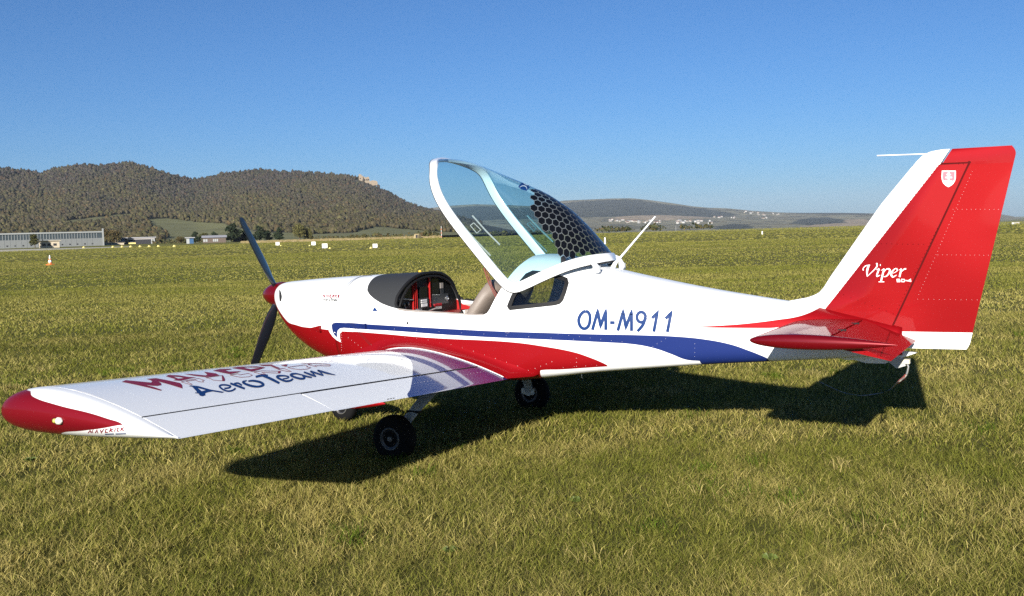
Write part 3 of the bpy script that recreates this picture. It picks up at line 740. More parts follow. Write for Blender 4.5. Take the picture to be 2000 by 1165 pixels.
def tip_mesh():
    # half-round end cap whose depth follows the local thickness of the section
    y0 = -3.9085; ss = [(1-math.cos(math.pi*i/41))/2 for i in range(42)]; ss[0] = .0004; ss[-1] = .9985; V = []; NPS = 17
    hmax = max((naca(s, True)-naca(s, False))/2 for s in ss)
    for s in ss:
        u, l = wp(s, True, y0), wp(s, False, y0); zm = (u[2]+l[2])/2; h = (u[2]-l[2])/2; D = .165*(h/(hmax*CH))**.62
        for j in range(NPS):
            p = math.pi/2-math.pi*j/(NPS-1); c = max(0, math.cos(p))**.85
            V.append((u[0]+.05*c*(1-s)**2, y0-D*c, zm+h*math.sin(p)+.010*c))
    n = len(ss); F = [(i*NPS+j, i*NPS+j+1, (i+1)*NPS+j+1, (i+1)*NPS+j) for i in range(n-1) for j in range(NPS-1)]
    F += [(i*NPS, (i+1)*NPS, (i+1)*NPS+NPS-1, i*NPS+NPS-1) for i in range(n-1)]
    F += [tuple(range(NPS))[::-1], tuple((n-1)*NPS+j for j in range(NPS))]
    return MB().add(V, F).mesh('wing_tip')
tip_me = tip_mesh()
BV_wing = bvh_of(_T(loft('wingfull', [wing_sec(y, 0, 1.0, 34) for y in np.linspace(-.2, -3.905, 40)])))
for q in [(772,688),(780,691),(790,696),(800,702.5),(804,709),(805.5,715),(806,727),(805.5,737),(804,747),(801,761),(797.5,775)]:
    l, n = hit(BV_wing, *q)
    if l is not None: c_wb.append((l.x, abs(l.y)))
c_wb.sort(); c_wb = [(1.5, c_wb[0][1]-.15), (1.74, c_wb[0][1]-.08)]+c_wb+[(3.4, c_wb[-1][1]+.1)]
M_wing = wing_paint()
# paint that is red outboard on the tips, white on top
def add_wing(side):
    def mk(name, me, parent, m=M_wing, smooth=45):
        if side > 0:
            me = me.copy()
            for v_ in me.vertices: v_.co.y = -v_.co.y
            me.flip_normals()
        return obj(name, me, m, parent, smooth=smooth)
    w = mk('wing', main_me, plane); w['label'] = 'white wing with blue root and team lettering' if side < 0 else 'starboard wing beyond the fuselage'
    tip = mk('wing_tip', tip_me, w, M_white)
    # flap and aileron: separate movable surfaces behind a narrow gap
    def surf(y0, y1, s0, droop):
        secs = []
        for y in np.linspace(y0, y1, 14):
            sec = wing_sec(y, s0, 1.0, 12); hx, hz = wp(s0, False, y)[0], wp(s0, False, y)[2]; a = math.radians(droop)
            secs.append([(hx+(q[0]-hx)*math.cos(a)+(q[2]-hz)*math.sin(a), q[1], hz+(q[2]-hz)*math.cos(a)-(q[0]-hx)*math.sin(a)) for q in sec])
        return secs
    fl = mk('flap', loft('flap', surf(-.60, -2.725, SPLIT+.012, .6)), w)
    ai = mk('aileron', loft('aileron', surf(-2.732, -3.903, SPLIT+.006, 0)), w)
    sh = mk('gap_shade_filler', loft('gap_shade_filler', [[wp(SPLIT-.004, True, y, .55), wp(SPLIT+.03, True, y, .55), wp(SPLIT+.03, False, y, .4), wp(SPLIT-.004, False, y, .4)] for y in (-.55, -3.9)]), w, M_gap)  # black filler whose colour stands in for shade inside the gap
    sl_ = mk('hinge_gap_shade', loft('hinge_gap_shade', [[(q[0], q[1], q[2]+.0012) for q in (wp(SPLIT-.001, True, y), wp(SPLIT+.0055, True, y))]+[(q[0], q[1], q[2]-.004) for q in (wp(SPLIT+.0055, True, y), wp(SPLIT-.001, True, y))] for y in np.linspace(-.60, -3.90, 12)]), w, M_seal)  # black strip on the upper skin paints the shade of the hinge gap
    return w, tip, fl, ai
wingL, tipL, flapL, ailL = add_wing(-1)
wingR, tipR, flapR, ailR = add_wing(1)
BV_tip = bvh_of(tipL); BV_fl = bvh_of(flapL); BV_ai = bvh_of(ailL); BV_all = bvh_of(wingL, flapL, ailL)
red_tip = [(52,764),(62,773),(75,780),(100,788),(125,795),(175,807),(210,818),(242,830),(200,837),(160,842),(120,848),(60,846),(20,836),(-6,815),(-10,795),(5,778),(25,765)]
def tip_paint():
    # red side face: below one line and above another along the chord
    def pts(px):
        out = sorted((l.x, l.z) for l in (hit(BV_tip, *q)[0] for q in px) if l is not None); res = []
        for p in out:
            if not res or p[0]-res[-1][0] > .012: res.append(p)
        return res
    cu = pts([(62,773),(75,780),(100,788),(125,795),(175,807),(210,818),(238,828)]); cl = pts([(120,847),(160,842),(200,837),(238,830.5)])
    cu = [(1.5, cu[0][1]+.015), (cu[0][0]-.06, cu[0][1]+.015)]+cu+[(cu[-1][0]+.03, cu[-1][1]-.02), (cu[-1][0]+.05, .3), (3.4, .3)]
    cl = [(1.5, .4), (cl[0][0]-.12, .4), (cl[0][0]-.05, cl[0][1]-.03)]+cl+[(3.4, cl[-1][1]+.05)]
    m = mat('wing_tip_paint', WHITE, 0.34, coat=0.35, spec=0.15); N, L = nt(m); b = N['Principled BSDF']
    tc = N.new('ShaderNodeTexCoord'); sp = N.new('ShaderNodeSeparateXYZ'); L.new(tc.outputs['Object'], sp.inputs[0])
    nx = N.new('ShaderNodeMath'); nx.operation = 'DIVIDE'; nx.inputs[1].default_value = 4.0; L.new(sp.outputs['X'], nx.inputs[0]); fac = []
    for c_ in (cu, cl):
        fc = N.new('ShaderNodeFloatCurve'); c = fc.mapping.curves[0]; q = [(x/4, z/2) for x, z in c_]
        c.points[0].location = q[0]; c.points[1].location = q[-1]
        for p in q[1:-1]: c.points.new(*p)
        for p in c.points: p.handle_type = 'AUTO_CLAMPED'
        fc.mapping.use_clip = False; fc.mapping.update(); L.new(nx.outputs[0], fc.inputs['Value'])
        ml = N.new('ShaderNodeMath'); ml.operation = 'MULTIPLY'; ml.inputs[1].default_value = 2.0; L.new(fc.outputs[0], ml.inputs[0])
        sb = N.new('ShaderNodeMath'); sb.operation = 'SUBTRACT'; L.new(sp.outputs['Z'], sb.inputs[0]); L.new(ml.outputs[0], sb.inputs[1])
        k = N.new('ShaderNodeMapRange'); k.inputs[1].default_value = -.0012; k.inputs[2].default_value = .0012; L.new(sb.outputs[0], k.inputs[0]); fac.append(k.outputs[0])
    iv = N.new('ShaderNodeMath'); iv.operation = 'SUBTRACT'; iv.inputs[0].default_value = 1; L.new(fac[0], iv.inputs[1])
    mu = N.new('ShaderNodeMath'); mu.operation = 'MULTIPLY'; L.new(iv.outputs[0], mu.inputs[0]); L.new(fac[1], mu.inputs[1])
    mx = N.new('ShaderNodeMix'); mx.data_type = 'RGBA'; mx.inputs[6].default_value = (*WHITE, 1); mx.inputs[7].default_value = (.17, .002, .008, 1); L.new(mu.outputs[0], mx.inputs[0]); L.new(mx.outputs[2], b.inputs['Base Color'])
    mm = N.new('ShaderNodeMath'); mm.operation = 'MULTIPLY'; mm.inputs[1].default_value = .35; L.new(mu.outputs[0], mm.inputs[0]); L.new(mm.outputs[0], b.inputs['Metallic'])
    mr = N.new('ShaderNodeMapRange'); mr.inputs[3].default_value = .34; mr.inputs[4].default_value = .6; L.new(mu.outputs[0], mr.inputs[0]); L.new(mr.outputs[0], b.inputs['Roughness'])
    return m
M_tip = tip_paint()
for t__ in (tipL, tipR): t__.data.materials.clear(); t__.data.materials.append(M_tip)
tl = [[(172,846),(176,841),(178,845),(182,840),(181,846)],[(186,846),(190,839),(191,846)],[(196,839),(198,845),(203,838)],[(211,838),(207,838.5),(206,844.5),(211,844)],[(214,844),(216,837),(220,838.5),(216,841),(220,843.5)],[(224,843),(226,836.5)],[(233,836),(229,837.5),(229.5,842),(233,842)],[(236,842),(238,835)],[(243,835),(238,838.5),(242,841.5)]]
decal('tip_lettering', BV_tip, strokes(tl, 1.7), M_letter_red, tipL, .0014)
decal('tip_sublettering', BV_tip, strokes([[(205,848),(222,847.5)],[(226,847.5),(246,847)]], 2.0), M_letter_blue, tipL, .0016)
# position light and strobe on the tip
l, n = hit(BV_tip, 113, 822)
lb = []
for t in np.linspace(0, 1, 8):
    r_ = .019*math.sqrt(max(.02, 1-(2*t-1)**4)); lb.append([(l.x-.036+.075*t, l.y-.004+math.cos(a)*r_*.9, l.z+math.sin(a)*r_) for a in np.linspace(0, 2*math.pi, 15)[:-1]])
obj('light_base', loft('light_base', lb[4:]), mat('cream_lamp_housing', (.62, .60, .54), .35), tipL, smooth=50)
obj('light_lens', loft('light_lens', lb[:5]), M_clear, tipL, smooth=50)
obj('light_bulb', MB().lathe([(-.012, .004), (-.004, .012), (.006, .012), (.012, .006)], (l.x-.012, l.y-.008, l.z), 'x', 12).mesh('light_bulb'), mat('yellow_lamp', (.75, .62, .15), .3), tipL, smooth=50)
# wing seams and rivets
decal('wing_seam', BV_all, [('line', [(108,757),(165,767),(215,786),(262,808),(283,818),(350,857)], .7, True)], M_letter_white, wingL, .0012)
rows = []
def rowp(a, b, n): rows.append(([a, b], n))
rowp((112,758),(770,679.5),95)                       # along the crest
for i, (a, b) in enumerate([((205,745),(337,807)), ((345,727),(475,776)), ((478,712),(590,757)), ((612,700),(712,731)), ((700,692),(790,715))]): rowp(a, b, 22)
rowp((292,812),(548,768),46); rowp((580,775),(945,714),60); rowp((640,765),(800,738),24); rowp((300,823),(560,779),44); rowp((590,787),(945,726),56)
rowp((400,816),(452,837),9); rowp((480,802),(535,824),9); rowp((650,772),(720,792),11); rowp((735,757),(790,776),9); rowp((150,768),(275,814),26); rowp((760,703),(812,712),9)
rivets('wing_rivets', BV_all, rows, .0026, M_rivet, wingL)
dk = strokes([[(756,780.5),(760,779.8)],[(762,779.5),(765,779)],[(767,778.6),(770,778.2)]], 1.3)
decal('no_step_mark', BV_fl, dk, M_gap, flapL)
# MAVERICK AeroTeam across the wing, traced on the skin
def A1(p): return [(230+x/9.091, 705+y/9.091) for x, y in p]
def A2(p): return [(430+x/8.696, 690+y/8.696) for x, y in p]
solid = [A1([(70,378),(140,347),(400,372),(590,390),(612,372),(585,350),(510,325),(680,312),(860,345),(1105,398),(1140,435),(1150,497),(900,420),(715,370),(765,400),(775,437),(700,450),(600,446),(490,430),(640,470),(785,522),(760,535),(540,480),(300,425)]),
         A1([(855,280),(900,255),(1080,262),(1110,294),(985,284),(1070,320),(1170,312),(1113,294.5),(1083,262.5),(1250,290),(1395,302),(1290,318),(1120,360),(985,350),(1030,332)]),
         A1([(1175,235),(1300,240),(1560,265),(1590,250),(1530,198),(1740,228),(1805,262),(1640,285),(1540,292),(1350,270)]), A1([(1845,270),(1868,270),(1900,330),(1897,362),(1855,360)]),
         A2([(-123,301),(-20,278),(185,270),(190,282),(80,296),(150,318),(355,312),(290,335),(170,362),(30,336)]),
         A2([(195,258),(300,240),(450,235),(452,246),(385,252),(520,278),(700,250),(456,245.5),(454,234.5),(620,230),(765,250),(660,285),(535,320),(400,290)]), A2([(985,312),(1030,312),(1015,345),(980,342)]),
         A2([(645,205),(870,203),(1020,262),(955,272),(850,222),(720,222)]), A2([(1025,210),(1140,195),(1130,230),(1100,232)])]
decal('team_lettering_red', BV_all, [('poly', p, 4) for p in solid], M_letter_red, wingL, .0012)
outl = [A1([(1125,378),(1240,348),(1440,318),(1540,350),(1500,360),(1525,382),(1440,375),(1380,345),(1210,370),(1320,420),(1290,428),(1150,385),(1125,378)]), A1([(1560,303),(1860,265),(1900,330),(1895,362),(1800,358),(1690,345),(1640,318),(1560,303)]),
        A2([(165,375),(300,355),(330,375),(480,348),(545,380),(490,405),(350,415),(240,395),(165,375)]), A2([(565,325),(700,305),(1020,312),(1010,345),(830,338),(700,330),(775,365),(690,360),(565,325)]),
        A2([(975,280),(1080,262),(1210,318),(1120,312),(975,280)]), A2([(1145,245),(1430,205),(1480,225),(1470,240),(1540,252),(1480,275),(1350,285),(1200,265),(1145,245)]), A2([(1380,170),(1480,185),(1540,178)]),
        A2([(1490,200),(1650,240),(1600,215),(1860,225),(1870,205),(1800,192),(1600,178),(1490,198)])]
decal('team_lettering_outline', BV_all, [('line', p, .8) for p in outl], M_letter_red, wingL, .0012)
blueA = A1([(1258,455),(1300,440),(1420,450),(1421,490),(1490,545),(1560,525),(1425,489),(1427,451),(1650,515),(1890,555),(1850,575),(1680,548),(1570,570),(1545,590),(1560,615),(1500,635),(1460,625),(1430,585),(1370,580),(1375,565),(1410,568),(1390,540),(1320,465)])
aero = [([(70,606),(150,592),(168,564),(100,546),(20,546),(-12,572),(50,625),(130,650),(210,637),(260,600)], 3.3), ([(170,518),(300,565),(415,608)], [4,4.6,4]), ([(235,522),(300,516),(365,552)], [2.5,3.6,3]),
        ([(475,482),(560,475),(680,500),(728,545),(650,574),(540,565),(430,530),(388,495),(450,470)], [3,4,4.6,4.6,4,4.6,4.6,4.2,1.5]), ([(602,408),(690,388),(805,382)], [4,4.4,3.2]), ([(715,386),(850,440),(1000,516)], [4.6,5.2,4.6]),
        ([(1060,444),(1140,430),(1152,404),(1070,390),(985,394),(968,416),(1030,455),(1110,482),(1190,472),(1232,440)], [2.2,2.4,2.8,3,4,4.4,4.2,4,3.6,3]),
        ([(1385,378),(1290,356),(1212,364),(1206,390),(1290,425),(1380,442),(1428,425),(1385,378)], [2.6,3,4,4.4,4.2,4.2,3.4,2.6]), ([(1385,378),(1460,402),(1550,420)], [3,3.6,3]),
        ([(1420,330),(1530,372),(1620,405)], [3.4,4,3]), ([(1620,402),(1570,350),(1540,318),(1640,352),(1745,386)], [1.6,2.6,3.2,3.6,3]), ([(1745,384),(1700,335),(1665,304),(1800,345),(1950,378)], [1.6,2.6,3.2,3.8,1.2])]
decal('team_lettering_blue', BV_all, [('poly', blueA, 4)]+[('line', A2(p), w, True) for p, w in aero], M_letter_blue, wingL, .0012)

# ---- wing root fairing
def fairing(side):
    up_px = [(690,688),(705,682),(725,674),(740,666),(760,662),(784,660),(810,661),(832,664),(875,672),(926,687),(980,705),(1010,715),(1032,724),(1052,731)]
    U = [hit(BV_fus, *q)[0] for q in up_px]
    n = 60; Uc = smooth_curve([tuple(p) for p in U], n)
    Uc[:, 0] = np.maximum.accumulate(Uc[:, 0])
    secs = []
    for i in range(n):
        t = i/(n-1); x = Uc[i][0]; s = (x-XLE)/CH
        yb = .655 if s < 1 else .655-(.655-f_w(x))*min(1, (s-1)/.22)
        if s < 0: zb = wp(0.001, True, -yb)[2]-.02
        elif s < 1: zb = wp(min(s, 1), True, -yb)[2]+.003
        else: zb = z_te(.66)+.004+(Uc[-1][2]-z_te(.66)-.004)*min(1, (s-1)/.22)
        a = np.array([x, abs(Uc[i][1])+.002, Uc[i][2]]); b = np.array([x, yb, zb]); c = np.array([x, (abs(Uc[i][1])+.002)*.75+yb*.25, zb*.75+Uc[i][2]*.25])
        secs.append([((1-u)**2*a+2*u*(1-u)*c+u*u*b)*np.array([1, side, 1]) for u in np.linspace(0, 1, 14)])
    o = obj('wing_root_fairing', loft('wing_root_fairing', secs, False, False), M_red, plane, smooth=60)
    edge = [tuple(s_[-1]+np.array([0, side*.003, .0015])) for s_ in secs if .12 < (s_[-1][0]-XLE)/CH < .985]
    obj('fairing_edge_seal', MB().tube(edge, .0042, 6).mesh('fairing_edge_seal'), M_letter_white, o, smooth=60)
    return o, up_px
fairL, up_px = fairing(-1); fairing(1)
rivets('fairing_screws', BV_fus, [(up_px[2:-1], 15), ([(667,650),(667,684)], 8), ([(680,660),(712,684)], 6), ([(1126,700),(1126,716)], 3), ([(1078,707),(1045,720)], 4)], .0024, M_rivet, fuselage)
frow = [([(770,643),(1120,663)], 9), ([(1090,653),(1215,668)], 7), ([(1357,672),(1357,697)], 4), ([(1275,677),(1300,662)], 4), ([(560,587),(665,594)], 5), ([(668,565),(666,585)], 2), ([(1100,718),(1340,703)], 12), ([(1320,636),(1326,600)], 3)]
rivets('fuselage_rivets', BV_fus, frow, .0018, M_rivet, fuselage)

# ---- fin and rudder
def fin_le(z): return float(np.interp(z, [.86,.99,1.0,1.10,1.135,1.148,1.165,1.19,1.23,1.311,1.802,2.08,2.12,2.143,2.153], [5.40,5.35,4.70,4.80,4.97,5.06,5.13,5.185,5.222,5.272,5.61,5.838,5.878,5.925,5.99]))
def hinge_x(z): return 5.679+(z-.938)*.4419
def te_x(z): return 6.167+(z-.836)*.2182-(0 if z < 2.09 else (z-2.09)**2*9)-(0 if z > .85 else (.85-z)*.4)
def fin_sec(z, x0, x1, t0, t1, full):
    """t0: max half thickness, t1: half thickness at the aft edge"""
    pts = []
    n = 22
    for i in range(n):
        s = 1-math.cos(math.pi/2*i/(n-1)); x = x0+(x1-x0)*s
        if full: h = t0*min(1, 1.25*math.sqrt(s)*(1-.2*s)) if s < .6 else t0*(.8185)+(t1-t0*.8185)*(s-.6)/.4
        else: h = t0+(t1-t0)*s
        pts.append((x, max(h, .0012)))
    return [(x, -h, z) for x, h in reversed(pts)]+[(x, h, z) for x, h in (pts[1:] if full else pts)]
zs = [.86, .90, .95]+list(np.linspace(1.0, 1.14, 8))+list(np.linspace(1.16, 1.32, 10))+list(np.linspace(1.36, 2.05, 18))
secs = [fin_sec(z, fin_le(z), hinge_x(z)-.010, .052-.016*(z-1), .036-.010*(z-1), True) for z in zs]
fin_me = loft('fin', secs)
top = [fin_sec(z, fin_le(z), 5.99+(z-2.054)*.62, max(.004, .034*math.sqrt(max(0, 1-((z-2.052)/.103)**2))), max(.003, .028*math.sqrt(max(0, 1-((z-2.052)/.103)**2))), True) for z in np.linspace(2.053, 2.153, 12)]
a, b_ = on(1630, 580, 1, -.045), on(1836, 319, 1, -.03)
dv = Vector((b_[0]-a[0], 0, b_[2]-a[2])).normalized(); pn = Vector((dv.z, 0, -dv.x))
def split_mat(me, co, no, idx_pos):
    bm = bmesh.new(); bm.from_mesh(me)
    bmesh.ops.bisect_plane(bm, geom=bm.verts[:]+bm.edges[:]+bm.faces[:], plane_co=co, plane_no=no)
    for f_ in bm.faces: f_.material_index = idx_pos if (f_.calc_center_median()-Vector(co)).dot(Vector(no)) > 0 else f_.material_index
    bm.to_mesh(me); bm.free()
split_mat(fin_me, tuple(a), tuple(pn), 1)
fin = obj('fin', fin_me, [M_white, M_redskin], plane, 'red fin with broad white leading edge', smooth=40)
zh = np.linspace(.86, 2.05, 12)
obj('hinge_cover', loft('hinge_cover', [[(hinge_x(z)-.018, -.024, z), (hinge_x(z)+.012, -.018, z), (hinge_x(z)+.012, .018, z), (hinge_x(z)-.018, .024, z)] for z in zh]), M_dots, fin)
obj('horn_gap_filler', loft('horn_gap_filler', [fin_sec(z, 5.985, hinge_x(2.05)+.004, .020, .018, False) for z in (2.040, 2.066)]), M_dots, fin)
obj('fin_cap', loft('fin_cap', top), M_white, fin, smooth=40)
rz_ = [.818,.824,.835]+list(np.linspace(.86, 2.045, 24))
rsec = [fin_sec(z, hinge_x(z)+.002, te_x(z), .026-.006*(z-1)*(z > 1), .0022, False) for z in rz_]
rud_me = loft('rudder', rsec)
split_mat(rud_me, (0, 0, .9315), (0, 0, -1), 1)
for p in rud_me.polygons: p.material_index = 1-p.material_index
rudder = obj('rudder', rud_me, [M_white, M_redskin], plane, 'red rudder with white lower edge', smooth=40)
hz = list(np.linspace(2.0455, 2.062, 2))
hs = []
for z in [2.0605]+list(np.linspace(2.066, 2.153, 12)):
    k = math.sqrt(max(.01, 1-((z-2.06)/.096)**2))
    hs.append(fin_sec(z, 6.003+(z-2.054)*.62, te_x(z), .027*k, .0022, False))
obj('rudder_horn', loft('rudder_horn', hs), M_red, rudder, smooth=40)
hs = [fin_sec(z, hinge_x(z)+.004, te_x(z), .020, .0022, False) for z in (2.044, 2.061)]
obj('rudder_top_rib', loft('rudder_top_rib', hs), M_red, rudder, smooth=40)
for z in (1.05, 1.5, 1.96):
    obj('rudder_hinge', MB().box((hinge_x(z)-.004, 0, z), (.05, .02, .028)).mesh('rudder_hinge'), M_metal, rudder)
BV_fin = bvh_of(fin); BV_rud = bvh_of(rudder)
def Z7(pts): return [(1500+x/2.532, 260+y/2.532) for x, y in pts]
rrow = [(Z7([(845,155),(340,800)]), 40), (Z7([(990,165),(640,870)]), 40), (Z7([(870,152),(990,155)]), 6), (Z7([(560,548),(770,552)]), 9), (Z7([(375,800),(620,895)]), 8)]
rivets('fin_rivets', BV_fin, rrow, .0032, M_dots, fin)
rivets('rudder_rivets', BV_rud, [(Z7([(1010,190),(745,800)]), 38), (Z7([(915,378),(1140,378)]), 11), (Z7([(840,603),(1090,605)]), 12), (Z7([(740,822),(1035,826)]), 12), (Z7([(1040,140),(1220,130)]), 9)], .0015, M_rivet, rudder)
# emblem
def EB(pts): return [(1680+x/6.25, 270+y/6.25) for x, y in pts]
sh_o = EB([(998,398),(1168,398),(1168,480),(1160,520),(1140,555),(1110,582),(1076,600),(1042,580),(1012,550),(996,505),(993,470)])
sh_i = EB([(1012,412),(1156,412),(1154,480),(1146,515),(1136,528),(1110,515),(1080,522),(1050,512),(1020,524),(1010,500),(1007,470)])
decal('emblem_shield', BV_fin, [('poly', sh_o, 6)], M_letter_white, fin, .0010)
decal('emblem_field', BV_fin, [('poly', sh_i, 6)], M_pink, fin, .0016)
decal('emblem_cross', BV_fin, [('line', EB([(1081,416),(1081,525)]), 3.0), ('line', EB([(1054,446),(1108,446)]), 2.2), ('line', EB([(1040,482),(1122,482)]), 2.6)], M_letter_white, fin, .0022)
def V4(p): return [(1670+x/14.56, 490+y/14.56) for x, y in p]
vip = [([(238,565),(232,510),(300,435),(425,410)], [2.6,2,2,2.4]), ([(388,420),(345,580),(345,735)], [4.4,4.4,1.4]), ([(345,735),(520,570),(622,450),(618,352)], [1.2,2,3,3.4]),
       ([(600,545),(690,510)], [.8,2]), ([(690,520),(640,640),(628,728),(715,695)], [3,3.6,3,1]), ([(712,410),(732,410)], [3.8,3.8]),
       ([(745,565),(830,510)], [.8,2]), ([(830,520),(780,700),(740,880)], [3.4,4,3.8]), ([(670,886),(832,886)], [1.7,1.7]), ([(830,600),(900,522),(975,530),(988,600),(900,720),(810,742)], [1,2,3.8,4.2,2.6,1.2]),
       ([(1080,645),(1180,590),(1205,535),(1150,510),(1060,590),(1030,680),(1080,745),(1185,690)], [1,1.6,2.2,2,3.6,4.2,3.2,1]), ([(1245,558),(1320,510)], [.8,2]), ([(1322,520),(1290,640),(1265,750)], [3.4,4,3.6]), ([(1320,605),(1390,530),(1455,515)], [1,2.6,3.2])]
decal('type_lettering', BV_fin, [('line', V4(p), [q_*.82 for q_ in w], len(p) > 2) for p, w in vip], M_letter_white, fin, .0012)
sd4 = [[(1275,815),(1195,815),(1195,846),(1275,850),(1275,882),(1188,882)],[(1320,882),(1325,815),(1400,820),(1422,850),(1395,882),(1320,882)],[(1450,850),(1490,850)],[(1572,888),(1577,815),(1500,862),(1602,866)]]
decal('type_number', BV_fin, strokes([V4(p) for p in sd4], 1.7), M_letter_white, fin, .0012)

# ---- tailplane
def stab_sec(y, x0, x1, full=True):
    c = .84; pts_u, pts_l = [], []
    n = 18
    for i in range(n):
        s_ = 1-math.cos(math.pi/2*i/(n-1)) if full else i/(n-1)
        x = x0+(x1-x0)*s_; s = (x-5.03)/c
        h = c*naca(max(s, 0), True, .085, 0.0001, .4); pts_u.append((x, y, .985+h)); pts_l.append((x, y, .985-h))
    return pts_u[::-1]+(pts_l[1:] if full else pts_l)
for side in (-1, 1):
    st = obj('tailplane', loft('tailplane', [stab_sec(side*y, 5.03, 5.497) for y in np.linspace(.06, 1.215, 12)]), M_red, plane, smooth=45)
    es = []
    for y in np.linspace(.10, 1.19, 12):
        sec = stab_sec(side*y, 5.505, 5.865, False); a = math.radians(17)
        es.append([(5.505+(q[0]-5.505)*math.cos(a)+(q[2]-.985)*math.sin(a), q[1], .985+(q[2]-.985)*math.cos(a)-(q[0]-5.505)*math.sin(a)) for q in sec])
    el = obj('elevator', loft('elevator', es), M_red, plane, smooth=45)
    if side < 0: stL, elL = st, el
    else:
        obj('trim_tab', MB().box((5.905, .45, .875), (.10, .55, .006), ry=.30).mesh('trim_tab'), M_red, el)
    for y in (.35, .8): obj('elevator_hinge', MB().box((5.50, side*y, 1.012), (.05, .018, .012)).mesh('elevator_hinge'), M_gap, el)
    pod = []
    for t in [.0005, .004, .012, .03, .06, .10, .15, .21, .28, .36, .45, .55, .65, .75, .85, .93, 1.0]:
        k = max(.012, t**.5*(1-t)**.85/.4105); pod.append([(5.035+.86*t, side*(1.238+.004*t)+math.cos(q)*.036*k, .985-.006*t+math.sin(q)*.046*k) for q in np.linspace(0, 2*math.pi, 25)[:-1]])
    obj('tip_pod', loft('tip_pod', pod), M_redpod, st, smooth=60)
BV_st = bvh_of(stL); BV_el = bvh_of(elL)
def Z6(pts): return [(1450+x/5.714, 580+y/5.714) for x, y in pts]
rivets('tailplane_rivets', BV_st, [(Z6([(200,405),(560,300),(900,300)]), 22), (Z6([(420,360),(860,352)]), 11), (Z6([(570,408),(1010,425)]), 10), (Z6([(520,310),(880,305)]), 8)], .0028, M_dots, stL)
erow = [([ (1690+9*i-7*j, 634+7.4*i+8.2*j), (1690.5+9*i-7*j, 634+7.4*i+8.2*j)], 1) for i in range(9) for j in range(5)]
rivets('elevator_rivets', BV_el, erow, .0030, M_dots, elL)
# tail fairing under the rudder, ventral plate, tie-down
vp = [on(*q, 1, -.03) for q in ((1600,699),(1640,700),(1652,704),(1668,703.5),(1690,710),(1728,711),(1742,706),(1790,690),(1700,680))]
o_ = [(p[0], -.02, p[2]) for p in vp]; n_ = len(o_)
obj('ventral_fin', MB().add(o_+[(p[0], .02, p[2]) for p in o_], [tuple(range(n_)), tuple(range(2*n_-1, n_-1, -1))]+[(i, n_+i, n_+(i+1) % n_, (i+1) % n_) for i in range(n_)]).mesh('ventral_fin'), M_white, plane)
sk = [on(*q, 1, 0) for q in ((1733,703),(1758,697),(1768,705),(1770,714),(1752,719))]
o_ = [(p[0], -.03, p[2]) for p in sk]; n_ = len(o_)
skid = obj('tow_bracket', MB().add(o_+[(p[0], .03, p[2]) for p in o_], [tuple(range(n_)), tuple(range(2*n_-1, n_-1, -1))]+[(i, n_+i, n_+(i+1) % n_, (i+1) % n_) for i in range(n_)]).mesh('tow_bracket'), M_leg, plane)
p = on(1770, 706, 1, -.01)
obj('tow_hook', MB().tube([p+np.array([-.03, 0, 0]), p, p+np.array([.02, 0, -.015])], .012, 8).box(tuple(p), (.05, .05, .03)).mesh('tow_hook'), mat('cream_metal', (.55, .52, .42), .4), skid, smooth=50)
obj('shackle', MB().tube([on(*q, 1, -.01) for q in ((1772,709),(1774,717),(1773,724),(1771,731))], .008, 8).mesh('shackle'), M_metal, skid, smooth=50)
rp = [on(1772,730,1,0), on(1766,738,1,.0), on(1752,749,1,.05), on(1737,762,2,.05), on(1715,769,2,.03), on(1680,773,2,.025), on(1650,768,2,.025), on(1625,758,2,.025), on(1600,746,2,.02)]
rope = obj('tow_rope', MB().tube([tuple(q) for q in smooth_curve([tuple(q) for q in rp], 60)], .0055, 6).mesh('tow_rope'), mat('grey_tow_rope', (.30, .27, .24), .8, var=.2, vscale=60), None, smooth=70)
tag(rope, 'thin grey tow rope hanging from the tail hook and lying on the shaded grass', 'rope')
fl_ = [on(*q, 1, .0) for q in ((1770,731),(1764,739),(1757,745),(1752,749))]
obj('red_streamer', MB().tube(fl_, [.007,.011,.012,.006], 5).mesh('red_streamer'), M_cable, rope)

# ---- undercarriage
M_rimring = mat('dull_rim_edge', (.16, .155, .14), .5, metal=.3)
def wheel(x, y, z, r, w, side, parent):
    prof = [(-w/2, r*.50), (-w/2-.004, r*.62), (-w/2, r*.80), (-w*.42, r*.92), (-w*.25, r*.985), (0, r), (w*.25, r*.985), (w*.42, r*.92), (w/2, r*.80), (w/2+.004, r*.62), (w/2, r*.50)]
    t = obj('wheel', MB().lathe(prof, (x, y, z), 'y', 48).mesh('wheel'), M_rubber, parent, smooth=50)
    obj('rim', MB().lathe([(-w/2+.012, r*.05), (-w/2+.004, r*.30), (-w/2-.004, r*.40), (-w/2-.007, r*.455), (-w/2-.004, r*.50), (w/2+.004, r*.50), (w/2+.004, r*.2)], (x, y, z), 'y', 40).mesh('rim'), M_dmetal, t, smooth=40)
    obj('rim_ring', MB().tube([(x+math.cos(a)*r*.455, y+side*(w/2+.006), z+math.sin(a)*r*.455) for a in np.linspace(0, 2*math.pi, 41)], 0.0032, 6).mesh('rim_ring'), M_rimring, t, smooth=60)
    obj('axle_nut', MB().lathe([(0, .024), (.018, .020), (.024, .010)] if side > 0 else [(-.024, .010), (-.018, .020), (0, .024)], (x, y+side*(w/2-.008), z), 'y', 12).mesh('axle_nut'), M_rimring, t, smooth=30)
    return t
